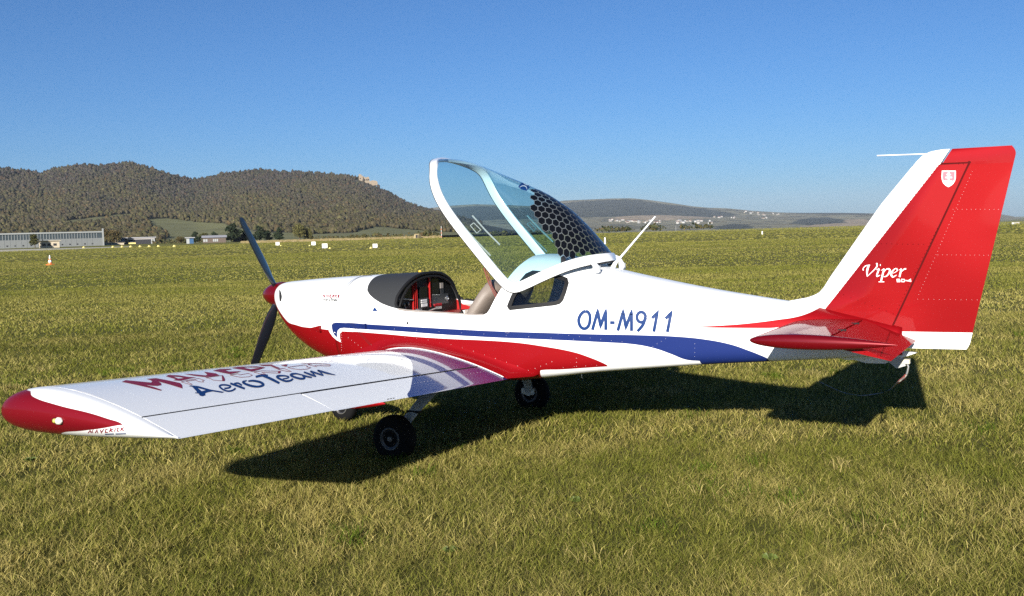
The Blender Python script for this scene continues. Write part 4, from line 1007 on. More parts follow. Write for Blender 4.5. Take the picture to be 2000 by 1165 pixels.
for side in (-1, 1):
    lg = [(2.36,.42,.545,.075,.022),(2.355,.60,.50,.070,.020),(2.345,.74,.44,.065,.019),(2.325,.88,.355,.055,.017),(2.305,.97,.285,.048,.016),(2.285,1.03,.225,.045,.016),(2.275,1.05,.175,.042,.018)]
    secs = []
    for i, (x, y, z, cw, th) in enumerate(lg):
        j0, j1 = lg[max(i-1, 0)], lg[min(i+1, len(lg)-1)]; ty, tz = j1[1]-j0[1], j1[2]-j0[2]; L2 = math.hypot(ty, tz); ny, nz = -tz/L2, ty/L2
        secs.append([(x+math.cos(q)*cw, side*(y+ny*math.sin(q)*th), z+nz*math.sin(q)*th) for q in np.linspace(0, 2*math.pi, 17)[:-1]])
    leg = obj('main_gear_leg', loft('main_gear_leg', secs), M_leg, plane, smooth=50)
    obj('brake_hose_clamp', MB().box((2.318, side*.92, .325), (.115, .05, .018)).mesh('brake_hose_clamp'), M_black, leg)
    obj('brake_caliper', MB().box((2.275, side*1.055, .175), (.11, .018, .055)).box((2.225, side*1.052, .185), (.04, .03, .05)).box((2.325, side*1.052, .185), (.04, .03, .05)).lathe([(-.01, .035), (.01, .035)], (2.275, side*1.06, .172), 'y', 20).mesh('brake_caliper'), M_metal, leg)
    wheel(2.275, side*1.125, .158, .176, .125, side, plane)
wheel(.92, 0, .135, .135, .10, -1, plane)
obj('nose_gear_fork', MB().tube([(.92, 0, .62), (.90, 0, .34), (.92, -.075, .29), (.92, -.075, .135)], .02, 10).tube([(.90, 0, .34), (.92, .075, .29), (.92, .075, .135)], .018, 10).mesh('nose_gear_fork'), M_leg, plane, smooth=50)
sp_ = []
for t in np.linspace(0, 1, 16):
    k = max(.03, math.sin(math.pi*t**.7)**.75); sp_.append([(.66+.72*t, math.cos(q)*.085*k, .165+.015*t+math.sin(q)*(.14*k if math.sin(q) > 0 else .06*k)) for q in np.linspace(0, 2*math.pi, 21)[:-1]])
obj('nose_wheel_fairing', loft('nose_wheel_fairing', sp_), M_red, plane, smooth=60)
# ---- aerials
obj('whip_aerial', MB().tube([(3.60, 0, 1.36), (3.63, 0, 1.415), (3.66, 0, 1.445), (3.972, 0, 1.773)], [.022, .017, .009, .0055], 10).mesh('whip_aerial'), M_white, fuselage, smooth=50)
a, b_ = on(1713, 304.5, 1, 0), on(1812, 301, 1, 0)
obj('fin_aerial', MB().tube([a, b_], .0045, 8).mesh('fin_aerial'), M_white, fin, smooth=60)
a = on(1132, 729, 1, 0); obj('belly_aerial', MB().tube([(a[0], 0, .64), (a[0]+.02, 0, .50)], .004, 8).mesh('belly_aerial'), M_white, fuselage, smooth=60)
# ================================================================== SETTING
def attr_mat(name, rough=0.9, transl=0.0, noise=0.0, nscale=1.0, bump=0.0, bscale=1.0, bdist=1.0):
    m = bpy.data.materials.new(name); m.use_nodes = True; N, L = nt(m); b = N['Principled BSDF']
    b.inputs['Roughness'].default_value = rough; b.inputs['Specular IOR Level'].default_value = 0.15
    at = N.new('ShaderNodeAttribute'); at.attribute_name = 'tint'; src = at.outputs['Color']
    tc = N.new('ShaderNodeTexCoord')
    if noise > 0:
        n = N.new('ShaderNodeTexNoise'); n.inputs['Scale'].default_value = nscale; n.inputs['Detail'].default_value = 8; n.inputs['Roughness'].default_value = .65
        L.new(tc.outputs['Object'], n.inputs['Vector'])
        mr = N.new('ShaderNodeMapRange'); mr.inputs[1].default_value = .3; mr.inputs[2].default_value = .7; mr.inputs[3].default_value = 1-noise; mr.inputs[4].default_value = 1+noise
        L.new(n.outputs['Fac'], mr.inputs[0])
        mx = N.new('ShaderNodeMix'); mx.data_type = 'RGBA'; mx.blend_type = 'MULTIPLY'; mx.inputs[0].default_value = 1
        L.new(src, mx.inputs[6]); L.new(mr.outputs[0], mx.inputs[7]); src = mx.outputs[2]
    L.new(src, b.inputs['Base Color'])
    if bump > 0:
        n = N.new('ShaderNodeTexNoise'); n.inputs['Scale'].default_value = bscale; n.inputs['Detail'].default_value = 8; n.inputs['Roughness'].default_value = .7
        L.new(tc.outputs['Object'], n.inputs['Vector'])
        bp = N.new('ShaderNodeBump'); bp.inputs['Strength'].default_value = bump; bp.inputs['Distance'].default_value = bdist
        L.new(n.outputs['Fac'], bp.inputs['Height']); L.new(bp.outputs[0], b.inputs['Normal'])
    if transl > 0:
        out = N['Material Output']; tr = N.new('ShaderNodeBsdfTranslucent'); L.new(src, tr.inputs[0])
        ms = N.new('ShaderNodeMixShader'); ms.inputs[0].default_value = transl
        L.new(b.outputs[0], ms.inputs[1]); L.new(tr.outputs[0], ms.inputs[2]); L.new(ms.outputs[0], out.inputs[0])
    return m
def np_mesh(name, V, F, C=None):
    """V (n,3) float, F (m,k) int of equal k, C per-vertex colour (n,3)"""
    me = bpy.data.meshes.new(name); V = np.asarray(V, np.float32); F = np.asarray(F, np.int32); k = F.shape[1]
    me.vertices.add(len(V)); me.vertices.foreach_set('co', V.ravel())
    me.loops.add(F.size); me.loops.foreach_set('vertex_index', F.ravel())
    me.polygons.add(len(F)); me.polygons.foreach_set('loop_start', np.arange(0, F.size, k, dtype=np.int32))
    me.update(calc_edges=True)
    if C is not None:
        a = me.color_attributes.new('tint', 'FLOAT_COLOR', 'POINT')
        a.data.foreach_set('color', np.c_[C, np.ones(len(C))].astype(np.float32).ravel())
    return me
def vnoise(x, y, s, seed=0):
    r = np.random.default_rng(seed); o = np.zeros_like(x)
    for k in range(5):
        a = r.uniform(0, 2*math.pi); f = r.uniform(.6, 1.7)/s; o = o+np.sin((x*math.cos(a)+y*math.sin(a))*f*2*math.pi+r.uniform(0, 6.28)+1.3*np.sin((x*math.sin(a)-y*math.cos(a))*f*3.1+k))
    return o/5
az0 = math.atan2(_fw[0], _fw[1])
HZ = {}
def dir_px(px):
    d = ray(px, horizon(px)); h = math.hypot(d[0], d[1]); return d[0]/h, d[1]/h
def px_of(dx, dy):
    """image column of a horizontal direction (clamped outside the frame)"""
    rel = (math.atan2(dx, dy)-az0+math.pi) % (2*math.pi)-math.pi
    return 1000+FPX*math.tan(max(-1.2, min(1.2, rel)))
def edge_dist(px): return float(np.interp(px, [-600,-200,300,500,700,850,1000,1100,1400,1700,2000,2400], [700,720,660,560,420,345,360,370,310,275,285,320]))

# ---- ground sheet
def ground_z(d, px):
    e = edge_dist(px)
    return 0.0 if d < e-40 else -22*(1-math.exp(-((d-(e-40))/520)**1.4))
rad = [0, 2, 4, 6, 8, 11, 15, 20, 28, 40, 60, 90, 130, 180, 230, 270, 300, 330, 360, 400, 450, 500, 560, 620, 680, 740, 820, 950, 1200, 1700, 2500, 4000, 7000, 12000, 25000]
NA = 220; V = []; F = []
for r_ in rad:
    for j in range(NA):
        a = 2*math.pi*j/NA; dx, dy = math.sin(a), math.cos(a); V.append((CAM[0]+dx*r_, CAM[1]+dy*r_, ground_z(r_, px_of(dx, dy))))
for i in range(len(rad)-1):
    for j in range(NA): F.append((i*NA+j, (i+1)*NA+j, (i+1)*NA+(j+1) % NA, i*NA+(j+1) % NA))
bm = bmesh.new(); me = mesh('ground', V, F); bm.from_mesh(me); bmesh.ops.remove_doubles(bm, verts=bm.verts, dist=.001)
def ground_mat():
    m = bpy.data.materials.new('mown_airfield_grass'); m.use_nodes = True; N, L = nt(m); b = N['Principled BSDF']; b.inputs['Roughness'].default_value = .95; b.inputs['Specular IOR Level'].default_value = .1
    tc = N.new('ShaderNodeTexCoord')
    def noise(s, det=6, scl=(1, 1, 1), rgh=.6):
        mp = N.new('ShaderNodeMapping'); mp.inputs['Scale'].default_value = scl; L.new(tc.outputs['Object'], mp.inputs[0])
        n = N.new('ShaderNodeTexNoise'); n.inputs['Scale'].default_value = s; n.inputs['Detail'].default_value = det; n.inputs['Roughness'].default_value = rgh; L.new(mp.outputs[0], n.inputs['Vector']); return n.outputs['Fac']
    def mix(f, a, c, lo=.35, hi=.65):
        k = N.new('ShaderNodeMapRange'); k.inputs[1].default_value = lo; k.inputs[2].default_value = hi; L.new(f, k.inputs[0])
        mx = N.new('ShaderNodeMix'); mx.data_type = 'RGBA'; L.new(k.outputs[0], mx.inputs[0])
        for i, q in ((6, a), (7, c)):
            if isinstance(q, tuple): mx.inputs[i].default_value = (*q, 1)
            else: L.new(q, mx.inputs[i])
        return mx.outputs[2]
    fine = mix(noise(9, 8, rgh=.75), (.085, .095, .014), (.220, .195, .062), .30, .70)
    patch = mix(noise(.35, 5), (.105, .118, .018), (.225, .195, .068), .35, .68)
    a = N.new('ShaderNodeMix'); a.data_type = 'RGBA'; a.inputs[0].default_value = .5; L.new(fine, a.inputs[6]); L.new(patch, a.inputs[7])
    wide = mix(noise(.03, 4, (1, .35, 1)), a.outputs[2], (.130, .145, .024), .45, .80)
    L.new(wide, b.inputs['Base Color'])
    n2 = noise(14, 8, rgh=.8); bp = N.new('ShaderNodeBump'); bp.inputs['Strength'].default_value = .9; bp.inputs['Distance'].default_value = .12; L.new(n2, bp.inputs['Height']); L.new(bp.outputs[0], b.inputs['Normal'])
    return m
ground = obj('ground', bm_mesh('ground', bm), ground_mat(), None, smooth=60)
if ground.data.polygons[0].normal.z < 0: ground.data.flip_normals()
tag(ground, kind='structure')

# ---- grass blades
def grass():
    zones = [(2.6, 5.5, 10500, .0025, .046, 1), (5.5, 8, 6400, .0032, .046, 1), (8, 12, 2600, .005, .050, 1), (12, 20, 1100, .0075, .048, 1), (20, 42, 200, .014, .050, 1), (42, 110, 23, .045, .050, 1), (110, 330, 1.1, .24, .065, 1)]
    al, ar = math.atan2(*dir_px(-190)), math.atan2(*dir_px(2190))
    VV, FF, CC = [], [], []; base = 0
    for d0, d1, den, w0, h0, _ in zones:
        n = int((ar-al)/2*(d1*d1-d0*d0)*den)
        d = np.sqrt(rng.uniform(d0*d0, d1*d1, n)); a = rng.uniform(al, ar, n)
        x, y = CAM[0]+np.sin(a)*d, CAM[1]+np.cos(a)*d
        cl = vnoise(x, y, .38, 3); cl2 = vnoise(x, y, 1.7, 4); big = vnoise(x, y, 9, 5); wide = vnoise(x, y*2.2, 40, 6); mid = vnoise(x, y, 3.6, 14)
        cl = cl*np.clip(1.25-d/20, 0, 1)
        keep = rng.uniform(0, 1, n) < .72+.45*cl
        x, y, d, cl, cl2, big, wide, mid = [q[keep] for q in (x, y, d, cl, cl2, big, wide, mid)]; n = len(x)
        h = h0*(.45+.85*rng.beta(2, 3, n)*1.6*np.clip(1.3-d/60, .5, 1))*(1+.35*cl+.15*cl2*np.clip(1.3-d/25, 0, 1)); w = w0*rng.uniform(.6, 1.4, n)
        la = rng.uniform(0, 2*math.pi, n); ln = h*(.3+1.9*rng.beta(1.5, 2.0, n)); fa = rng.uniform(0, 2*math.pi, n)
        av = -np.arctan2(x-CAM[0], y-CAM[1]); wf = np.clip((d-10)/12, 0, 1); fa = fa*(1-wf)+(av+rng.uniform(-.45, .45, n))*wf
        ux, uy = np.cos(fa)*w/2, np.sin(fa)*w/2; lx, ly = np.cos(la)*ln, np.sin(la)*ln
        z0 = -.004
        P = np.empty((n, 5, 3)); 
        P[:, 0] = np.c_[x-ux, y-uy, np.full(n, z0)]; P[:, 1] = np.c_[x+ux, y+uy, np.full(n, z0)]
        P[:, 2] = np.c_[x-ux*.8+lx*.42, y-uy*.8+ly*.42, h*.58]; P[:, 3] = np.c_[x+ux*.8+lx*.42, y+uy*.8+ly*.42, h*.58]
        P[:, 4] = np.c_[x+lx, y+ly, h*rng.uniform(.72, 1.05, n)]
        straw = 1/(1+np.exp(-(-.55+1.9*rng.normal(0, 1, n)+2.2*cl2+1.9*mid+1.2*big+1.2*wide+.9*cl)))
        far_ = np.clip((d-9)/30, 0, .85); straw = straw*(1-far_)+far_*(.23+.18*np.tanh(1.2*mid+1.6*big+1.8*wide))
        g = np.array([.078, .100, .010]); g2 = np.array([.190, .190, .028]); s1 = np.array([.50, .415, .155]); s2 = np.array([.27, .215, .055])
        k = rng.uniform(0, 1, (n, 1)); c = (g*(1-k)+g2*k)*(1-straw[:, None])+(s1*k+s2*(1-k))*straw[:, None]
        c *= 1+rng.uniform(-.34, .34, (n, 1))*(1-.75*far_[:, None])
        q = base+np.arange(n)[:, None]*5
        FF += [np.c_[q, q+1, q+3], np.c_[q, q+3, q+2], np.c_[q+2, q+3, q+4]]
        VV.append(P.reshape(-1, 3)); CC.append(np.repeat(c, 5, axis=0)); base += n*5
    # longer tufts standing out of the mown sward
    r2 = np.random.default_rng(99)
    for k in range(90):
        d_ = math.sqrt(r2.uniform(9, 260)); a_ = r2.uniform(al, ar); cx, cy = CAM[0]+math.sin(a_)*d_, CAM[1]+math.cos(a_)*d_; n = 46; sg = r2.uniform(.04, .11)
        x, y = cx+r2.normal(0, sg, n), cy+r2.normal(0, sg, n); h = r2.uniform(.05, .12, n); w = r2.uniform(.003, .006, n)*max(1, d_/8); la = r2.uniform(0, 6.28, n); ln = h*r2.uniform(.4, 1.8, n); fa = r2.uniform(0, 6.28, n)
        ux, uy, lx, ly = np.cos(fa)*w/2, np.sin(fa)*w/2, np.cos(la)*ln, np.sin(la)*ln; P = np.empty((n, 5, 3)); z0 = np.full(n, -.004)
        P[:, 0] = np.c_[x-ux, y-uy, z0]; P[:, 1] = np.c_[x+ux, y+uy, z0]; P[:, 2] = np.c_[x-ux*.8+lx*.32, y-uy*.8+ly*.32, h*.62]; P[:, 3] = np.c_[x+ux*.8+lx*.32, y+uy*.8+ly*.32, h*.62]; P[:, 4] = np.c_[x+lx, y+ly, h*.8]
        c = (np.array([.085, .130, .010]) if k % 3 else np.array([.34, .28, .10]))*r2.uniform(.6, 1.3, (n, 1)); q = base+np.arange(n)[:, None]*5
        FF += [np.c_[q, q+1, q+3], np.c_[q, q+3, q+2], np.c_[q+2, q+3, q+4]]; VV.append(P.reshape(-1, 3)); CC.append(np.repeat(c, 5, axis=0)); base += n*5
    return np_mesh('grass', np.concatenate(VV), np.concatenate(FF), np.concatenate(CC))
gr = obj('grass', grass(), attr_mat('grass_blade', .75, .2), None)
tag(gr, 'short olive and straw coloured grass covering the airfield', 'grass', kind='stuff')

# ---- broad leaved weeds in the foreground turf
M_weed = mat('weed_leaf', (.09, .12, .022), .6, var=.25, vscale=30)
def weed(px, py, n, r):
    p = on(px, py, 2, 0.0); V = []; F = []
    for k in range(n):
        a = 2*math.pi*k/n+random.uniform(-.3, .3); L2 = r*random.uniform(.7, 1.2); w = L2*.22; d = np.array([math.cos(a), math.sin(a), 0]); e = np.array([-d[1], d[0], 0]); b = len(V)
        c = np.array([p[0], p[1], .012])
        V += [c, c+d*L2*.5+e*w+np.array([0, 0, .035]), c+d*L2*.5-e*w+np.array([0, 0, .035]), c+d*L2+np.array([0, 0, .02])]; F += [(b, b+2, b+3), (b, b+3, b+1)]
    return mesh('weed', V, F)
for q in ((1125,985,9,.05),(1505,1100,8,.045),(880,1085,8,.045),(60,905,9,.05)):
    o = obj('weed', weed(*q), M_weed, None); tag(o, 'small flat rosette of broad green weed leaves in the mown grass', 'weed', 'weeds in the turf')

# ---- wooded hill and far range
def hill(name, sil, px0, px1, d0, d1, base_e, npx, nd, seed, power, jag):
    pxs = np.linspace(px0, px1, npx); V = []; meta = []; amp = []
    sx, sy = [p[0] for p in sil], [p[1] for p in sil]
    for px in pxs:
        dx, dy = dir_px(px); hz_ = horizon(px); E = hz_-float(np.interp(px, sx, sy)); sc = 1/math.cos(math.atan((px-1000)/FPX))
        for j in range(nd):
            t = j/(nd-1)*1.18; d = d0+(d1-d0)*t
            tt = min(t, 1.0); be = float(np.interp(px, *base_e)) if not isinstance(base_e, (int, float)) else base_e
            e = be+(E-be)*(tt**power)
            X, Y = CAM[0]+dx*d, CAM[1]+dy*d
            nz = 0.0
            z = CAM[2]+(e+nz)*d/FPX/sc
            if t > 1: z -= (t-1)*(d1-d0)*.25
            V.append((X, Y, z)); amp.append(jag*math.sin(math.pi*tt)*d/FPX/sc); meta.append((px, hz_-(z-CAM[2])*FPX/d*sc, t))
    F = [(i*nd+j, i*nd+j+1, (i+1)*nd+j+1, (i+1)*nd+j) for i in range(npx-1) for j in range(nd-1)]
    V = np.array(V); V[:, 2] += vnoise(V[:, 0], V[:, 1], (d1-d0)*.35, seed)*np.array(amp)
    return V, F, meta
def inside(poly, x, y):
    r = False; n = len(poly)
    for i in range(n):
        x1, y1 = poly[i]; x2, y2 = poly[(i+1) % n]
        if (y1 > y) != (y2 > y) and x < (x2-x1)*(y-y1)/(y2-y1)+x1: r = not r
    return r
MEADOWS = [[(285,430),(320,426),(380,434),(440,438),(470,446),(520,453),(600,456),(600,480),(310,480),(330,462),(300,448)], [(600,458),(690,455),(735,443),(780,447),(850,453),(950,456),(950,480),(600,480)], [(120,433),(180,425),(255,418),(262,425),(200,432),(130,441)]]
BARE = [[(692,350),(742,356),(764,370),(752,376),(715,374),(688,364)]]
sil = [(-400,335),(-150,330),(0,327),(45,332),(88,338),(110,331),(140,325),(165,322),(210,322),(235,320),(262,318.5),(282,321),(305,330),(340,340),(384,350),(410,346),(440,340),(470,335),(515,331.5),(560,335),(600,336),(650,340),(690,344),(706,347),(730,357),(750,367),(775,382),(800,397),(830,406),(870,416),(930,432),(1000,446),(1060,450)]
V, F, meta = hill('wooded_hill', [(a_, b_ + 4.0) for a_, b_ in sil], -420, 1060, 820, 2600, -6, 240, 60, 11, 1.15, 7)
C = []
for (px, py, t), v in zip(meta, V):
    if any(inside(m_, px, py) for m_ in MEADOWS): C.append((.150, .150, .065))
    elif any(inside(m_, px, py) for m_ in BARE): C.append((.115, .105, .070))
    else: C.append((.050, .046, .030))
hill_o = obj('wooded_hill', np_mesh('wooded_hill', V, F, np.array(C)), attr_mat('hill_soil_and_meadow', .95, 0, .25, .02), None, smooth=80)
tag(hill_o, kind='structure')
if hill_o.data.polygons[3000].normal.z < 0: hill_o.data.flip_normals()
BV_hill = bvh_of(hill_o)
def ico(sub):
    bm = bmesh.new(); bmesh.ops.create_icosphere(bm, subdivisions=sub, radius=1.0); bm.verts.ensure_lookup_table()
    v = np.array([q.co[:] for q in bm.verts]); f = np.array([[w.index for w in q.verts] for q in bm.faces]); bm.free(); return v, f
def forest():
    iv, fi = ico(2); r = np.random.default_rng(21); pal = np.array([(.070,.056,.042),(.082,.066,.040),(.062,.062,.026),(.095,.058,.030),(.034,.040,.020),(.098,.092,.040),(.056,.050,.042),(.075,.070,.034)])
    prob = np.array([.22,.17,.16,.10,.09,.07,.10,.09]); VV, FF, CC = [], [], []; b = 0
    iv1, fi1 = ico(1); n = 0
    sx, sy = [p[0] for p in sil], [p[1] for p in sil]
    tries = 0
    while n < 36000 and tries < 90000:
        tries += 1
        px = r.uniform(-260, 940); top = float(np.interp(px, sx, sy)); hz_ = horizon(px)
        if top > hz_-3: continue
        # crowns get smaller on the picture towards the ridge: more of them there
        py = top+(hz_+2-top)*r.beta(1.0, 1.25)
        if any(inside(m_, px, py) for m_ in MEADOWS) or (any(inside(m_, px, py) for m_ in BARE) and r.uniform() < .9): continue
        l, nn = hit(BV_hill, px, max(py, top+.8))
        if l is None: continue
        dist = (l-Vector(CAM)).length; R = r.uniform(1.3, 3.0)*np.interp(dist, [800, 1200, 2600], [.85, 1.0, 1.35]); H = R*r.uniform(.9, 1.6)
        pn_ = .5+.5*math.sin(px*.013+py*.05)+.3*math.sin(px*.051-py*.11)
        ci = r.choice(len(pal), p=prob); c = pal[ci]*r.uniform(.75, 1.25)
        fh = (py-top)/(hz_-top)+.22*(pn_-.6)+.16*math.sin(px*.031+1.7*math.sin(py*.09)); zone = np.array([.046,.040,.040])*(1-min(max(fh*1.5, 0), 1))+np.array([.088,.076,.030])*min(max(fh*1.5, 0), 1); c = c*.5+zone*.5
        jit = 1+.28*r.normal(0, 1, (len(iv1), 1)); vv = iv1*jit*np.array([R, R, H])+np.array([l.x, l.y, l.z+H*.75])
        VV.append(vv); FF.append(fi1+b); CC.append(np.repeat(c[None]*.92, len(vv), axis=0)*(1+.18*r.normal(0, 1, (len(vv), 1)))); b += len(vv); n += 1
    return np_mesh('forest', np.concatenate(VV), np.concatenate(FF), np.clip(np.concatenate(CC), .005, 1))
fo = obj('forest', forest(), attr_mat('autumn_woodland_foliage', .95, .1, .35, .35), None, smooth=180)
tag(fo, 'dense autumn woodland of brown and olive trees covering the hillside', 'forest', kind='stuff')
# far range
sil2 = [(500,440),(700,425),(830,408),(880,402),(930,399),(1000,401),(1060,404),(1100,392),(1150,390),(1195,388),(1235,387.5),(1270,391),(1320,398),(1352,403),(1385,406),(1420,407),(1470,412),(1520,415),(1560,416),(1640,416),(1700,417),(1780,417),(1860,416),(1950,418),(1975,422),(2010,430),(2100,434),(2300,430)]
V, F, meta = hill('far_range', sil2, 480, 2320, 3600, 8800, ([480,850,1100,1400,1700,2000,2300],[-8,-12,-12,-15,-17,-18,-16]), 260, 70, 31, .95, 3.0)
WOODS = [[(1095,398),(1150,393),(1230,390),(1300,399),(1360,406),(1400,412),(1442,420),(1400,424),(1340,420),(1290,418),(1200,425),(1130,424),(1040,428),(830,436),(830,412),(930,403),(1050,408)], [(1540,438),(1580,425),(1620,424),(1645,430),(1655,436),(1580,441)], [(1390,447),(1430,437),(1462,440),(1475,446),(1430,450)], [(1470,412),(1700,416),(1700,421),(1600,420)]]
TAN = [[(1556,443),(1600,439),(1700,434),(1700,441),(1620,444)], [(1200,421),(1280,417),(1380,421),(1400,428),(1300,431),(1200,430)], [(1640,432),(1690,428),(1700,434),(1655,437)]]
C = []; Q1 = vnoise(V[:, 0], V[:, 1], 900, 8); Q2 = vnoise(V[:, 0], V[:, 1], 330, 9)
for (px, py, t), v, q, q2 in zip(meta, V, Q1, Q2):
    c = np.array([.185, .170, .105])*(1+.35*q)+np.array([.04, .012, -.012])*q2
    if any(inside(m_, px, py) for m_ in WOODS): c = np.array([.040, .044, .030])*(1+.4*q2)
    elif any(inside(m_, px, py) for m_ in TAN): c = np.array([.30, .235, .155])*(1+.1*q)
    elif q2 > .38: c = np.array([.045, .047, .030])
    C.append(np.clip(c, .01, 1))
far_o = obj('far_range', np_mesh('far_range', V, F, np.array(C)), attr_mat('far_woods_and_fields', .95, 0, .45, .012, .6, .02, 20), None, smooth=80)
tag(far_o, kind='structure')
if far_o.data.polygons[3000].normal.z < 0: far_o.data.flip_normals()
BV_far = bvh_of(far_o)

# ---- village houses on the far slope
hw = [mat('house_render_white', (.42, .41, .39), .8), mat('house_render_cream', (.33, .30, .25), .8)]
hr = [mat('roof_tile_brown', (.16, .085, .06), .8), mat('roof_sheet_grey', (.20, .20, .21), .7)]
def house_meshes(w, d, h, rh):
    b = MB().box((0, 0, h/2-2), (w, d, h+4)).mesh('wall')
    v = [(-w/2-.3, -d/2-.3, h), (w/2+.3, -d/2-.3, h), (w/2+.3, d/2+.3, h), (-w/2-.3, d/2+.3, h), (-w/2-.3, 0, h+rh), (w/2+.3, 0, h+rh)]
    r_ = MB().add(v, [(0,1,5,4),(2,3,4,5),(0,4,3),(1,2,5),(0,3,2,1)]).mesh('roof'); return b, r_
kinds = [house_meshes(11, 9, 5.5, 3.2), house_meshes(14, 9, 4.5, 3.5), house_meshes(9, 8, 6.5, 3.0)]
hp = []
for x0, x1, y0, y1, n in ((1190,1222,430,434,7),(1222,1292,432,437,20),(1322,1400,432,437.5,26),(1394,1436,424.5,427,8),(1452,1474,413,418,6),(1474,1522,416.5,421.5,13),(1484,1498,425,428,4),(1540,1600,446,448,0)):
    for k in range(n): hp.append((random.uniform(x0, x1), random.uniform(y0, y1), k))
for i, (x, y, k) in enumerate(hp):
    l, nn = hit(BV_far, x, y)
    if l is None: continue
    e = empty('village_house', (l.x, l.y, l.z), 'tiny pale house in the village strung along the foot of the far hills', 'house', 'village houses below the far hills')
    e.rotation_euler = (0, 0, random.uniform(0, 3.14)); sc = random.uniform(.8, 1.25); e.scale = (sc, sc, sc)
    b, r_ = kinds[i % 3]; wi, ri = random.choice(hw), random.choice(hr)
    for nm, me, mm in (('wall', b, wi), ('roof', r_, ri)):
        if not me.materials: me.materials.append(mm)
        o = bpy.data.objects.new(nm, me); col.objects.link(o); o.parent = e
        o.material_slots[0].link = 'OBJECT'; o.material_slots[0].material = mm
# ---- castle ruin on the hill
M_ruin = mat('sandstone_ruin', (.25, .20, .145), .95, var=.35, vscale=.35, bump=.4, bscale=.6)
l, nn = hit(BV_hill, 716, 358); dist = (l-Vector(CAM)).length; u = dist/FPX     # metres per pixel at the ruin
dx, dy = dir_px(716); rt = Vector((dy, -dx, 0)); fwv = Vector((dx, dy, 0))
castle = empty('castle_ruin', l, 'sandstone castle ruin standing on the shoulder of the wooded hill', 'castle')
def ruin(name, prof, x0, depth, y_off):
    """prof: jagged wall top as (px offset, height px); a thick wall"""
    n = len(prof); v = []
    for dep in (0, depth):
        for a, h in prof: v.append(l+rt*((x0+a)*u)+fwv*(y_off+dep)+Vector((0, 0, -5*u)))
        for a, h in prof: v.append(l+rt*((x0+a)*u)+fwv*(y_off+dep)+Vector((0, 0, h*u)))
    f = []
    for i in range(n-1):
        f += [(i, i+1, n+i+1, n+i), (2*n+i+1, 2*n+i, 3*n+i, 3*n+i+1), (n+i, n+i+1, 3*n+i+1, 3*n+i), (i+1, i, 2*n+i, 2*n+i+1)]
    f += [(0, n, 3*n, 2*n), (n-1, 3*n-1, 4*n-1, 2*n-1)]
    return obj(name, MB().add(v, f).mesh(name), M_ruin, castle)
ruin('tower', [(0,17),(2,17.5),(3,16.5),(5,17),(6,14),(8,14.5)], -14.5, 9, 0)
ruin('curtain_wall', [(0,13),(2,12.5),(4,13),(6,10.5),(8,11.5),(10,12),(12,12.5),(13.5,10),(14,6)], -8, 6, 3)
ruin('curtain_wall', [(0,3),(3,4),(7,5),(11,4.5),(14,3.5),(16,1.5)], 5, 5, 0)
ruin('outer_wall', [(0,-1),(2,.5),(4,0),(6,-1)], -40, 5, 6)
for a, h in ((-11.5,9),(-4,7),(0,6.5),(3,7)):
    p = l+rt*(a*u)+Vector((0, 0, h*u)); obj('window_opening', MB().box((p.x-fwv.x*.3, p.y-fwv.y*.3, p.z), (1.6, 1.6, 2.2)).mesh('window_opening'), M_gap, castle)

# ---- leafy trees and shrubs
M_bark = mat('bark', (.09, .07, .05), .9, var=.3, vscale=4)
def leaf_cloud(lobes, n, size, pal, seed, droop=0.0):
    """leaf-sized faces spread through ellipsoid lobes [(cx,cy,cz,rx,ry,rz)]"""
    r = np.random.default_rng(seed); vol = np.array([a[3]*a[4]*a[5] for a in lobes])**.75; ch = r.choice(len(lobes), n, p=vol/vol.sum()); lo = np.array(lobes)[ch]
    d = r.normal(0, 1, (n, 3)); d /= np.linalg.norm(d, axis=1)[:, None]; rad_ = r.uniform(.45, 1.05, n)[:, None]**.6
    c = lo[:, :3]+d*rad_*lo[:, 3:]; c[:, 2] -= droop*r.uniform(0, 1, n)*np.linalg.norm(d[:, :2], axis=1)
    a = r.normal(0, 1, (n, 3)); a += d*.6; a /= np.linalg.norm(a, axis=1)[:, None]; t = np.cross(a, r.normal(0, 1, (n, 3))); t /= np.linalg.norm(t, axis=1)[:, None]; b = np.cross(a, t)
    s = size*r.uniform(.6, 1.5, (n, 1)); 
    if droop > 0: b = b*.4+np.array([0, 0, -1.0]); t *= .7
    P = np.stack([c-t*s, c-b*s*.8, c+t*s, c+b*s*.9], 1).reshape(-1, 3); q = np.arange(n)[:, None]*4
    col_ = np.array(pal)[r.choice(len(pal), n)]*r.uniform(.7, 1.3, (n, 1))
    return P, np.c_[q, q+1, q+2, q+3], np.repeat(col_, 4, axis=0)
M_leaf = attr_mat('tree_foliage', .8, .2)
PINE = [(.018, .030, .016), (.028, .042, .020), (.040, .052, .026)]; OLIVE = [(.070, .072, .024), (.10, .095, .034), (.05, .055, .02)]; WILLOW = [(.13, .125, .045), (.165, .145, .055), (.09, .09, .03)]; RUST = [(.13, .10, .04), (.10, .07, .03), (.07, .07, .03)]
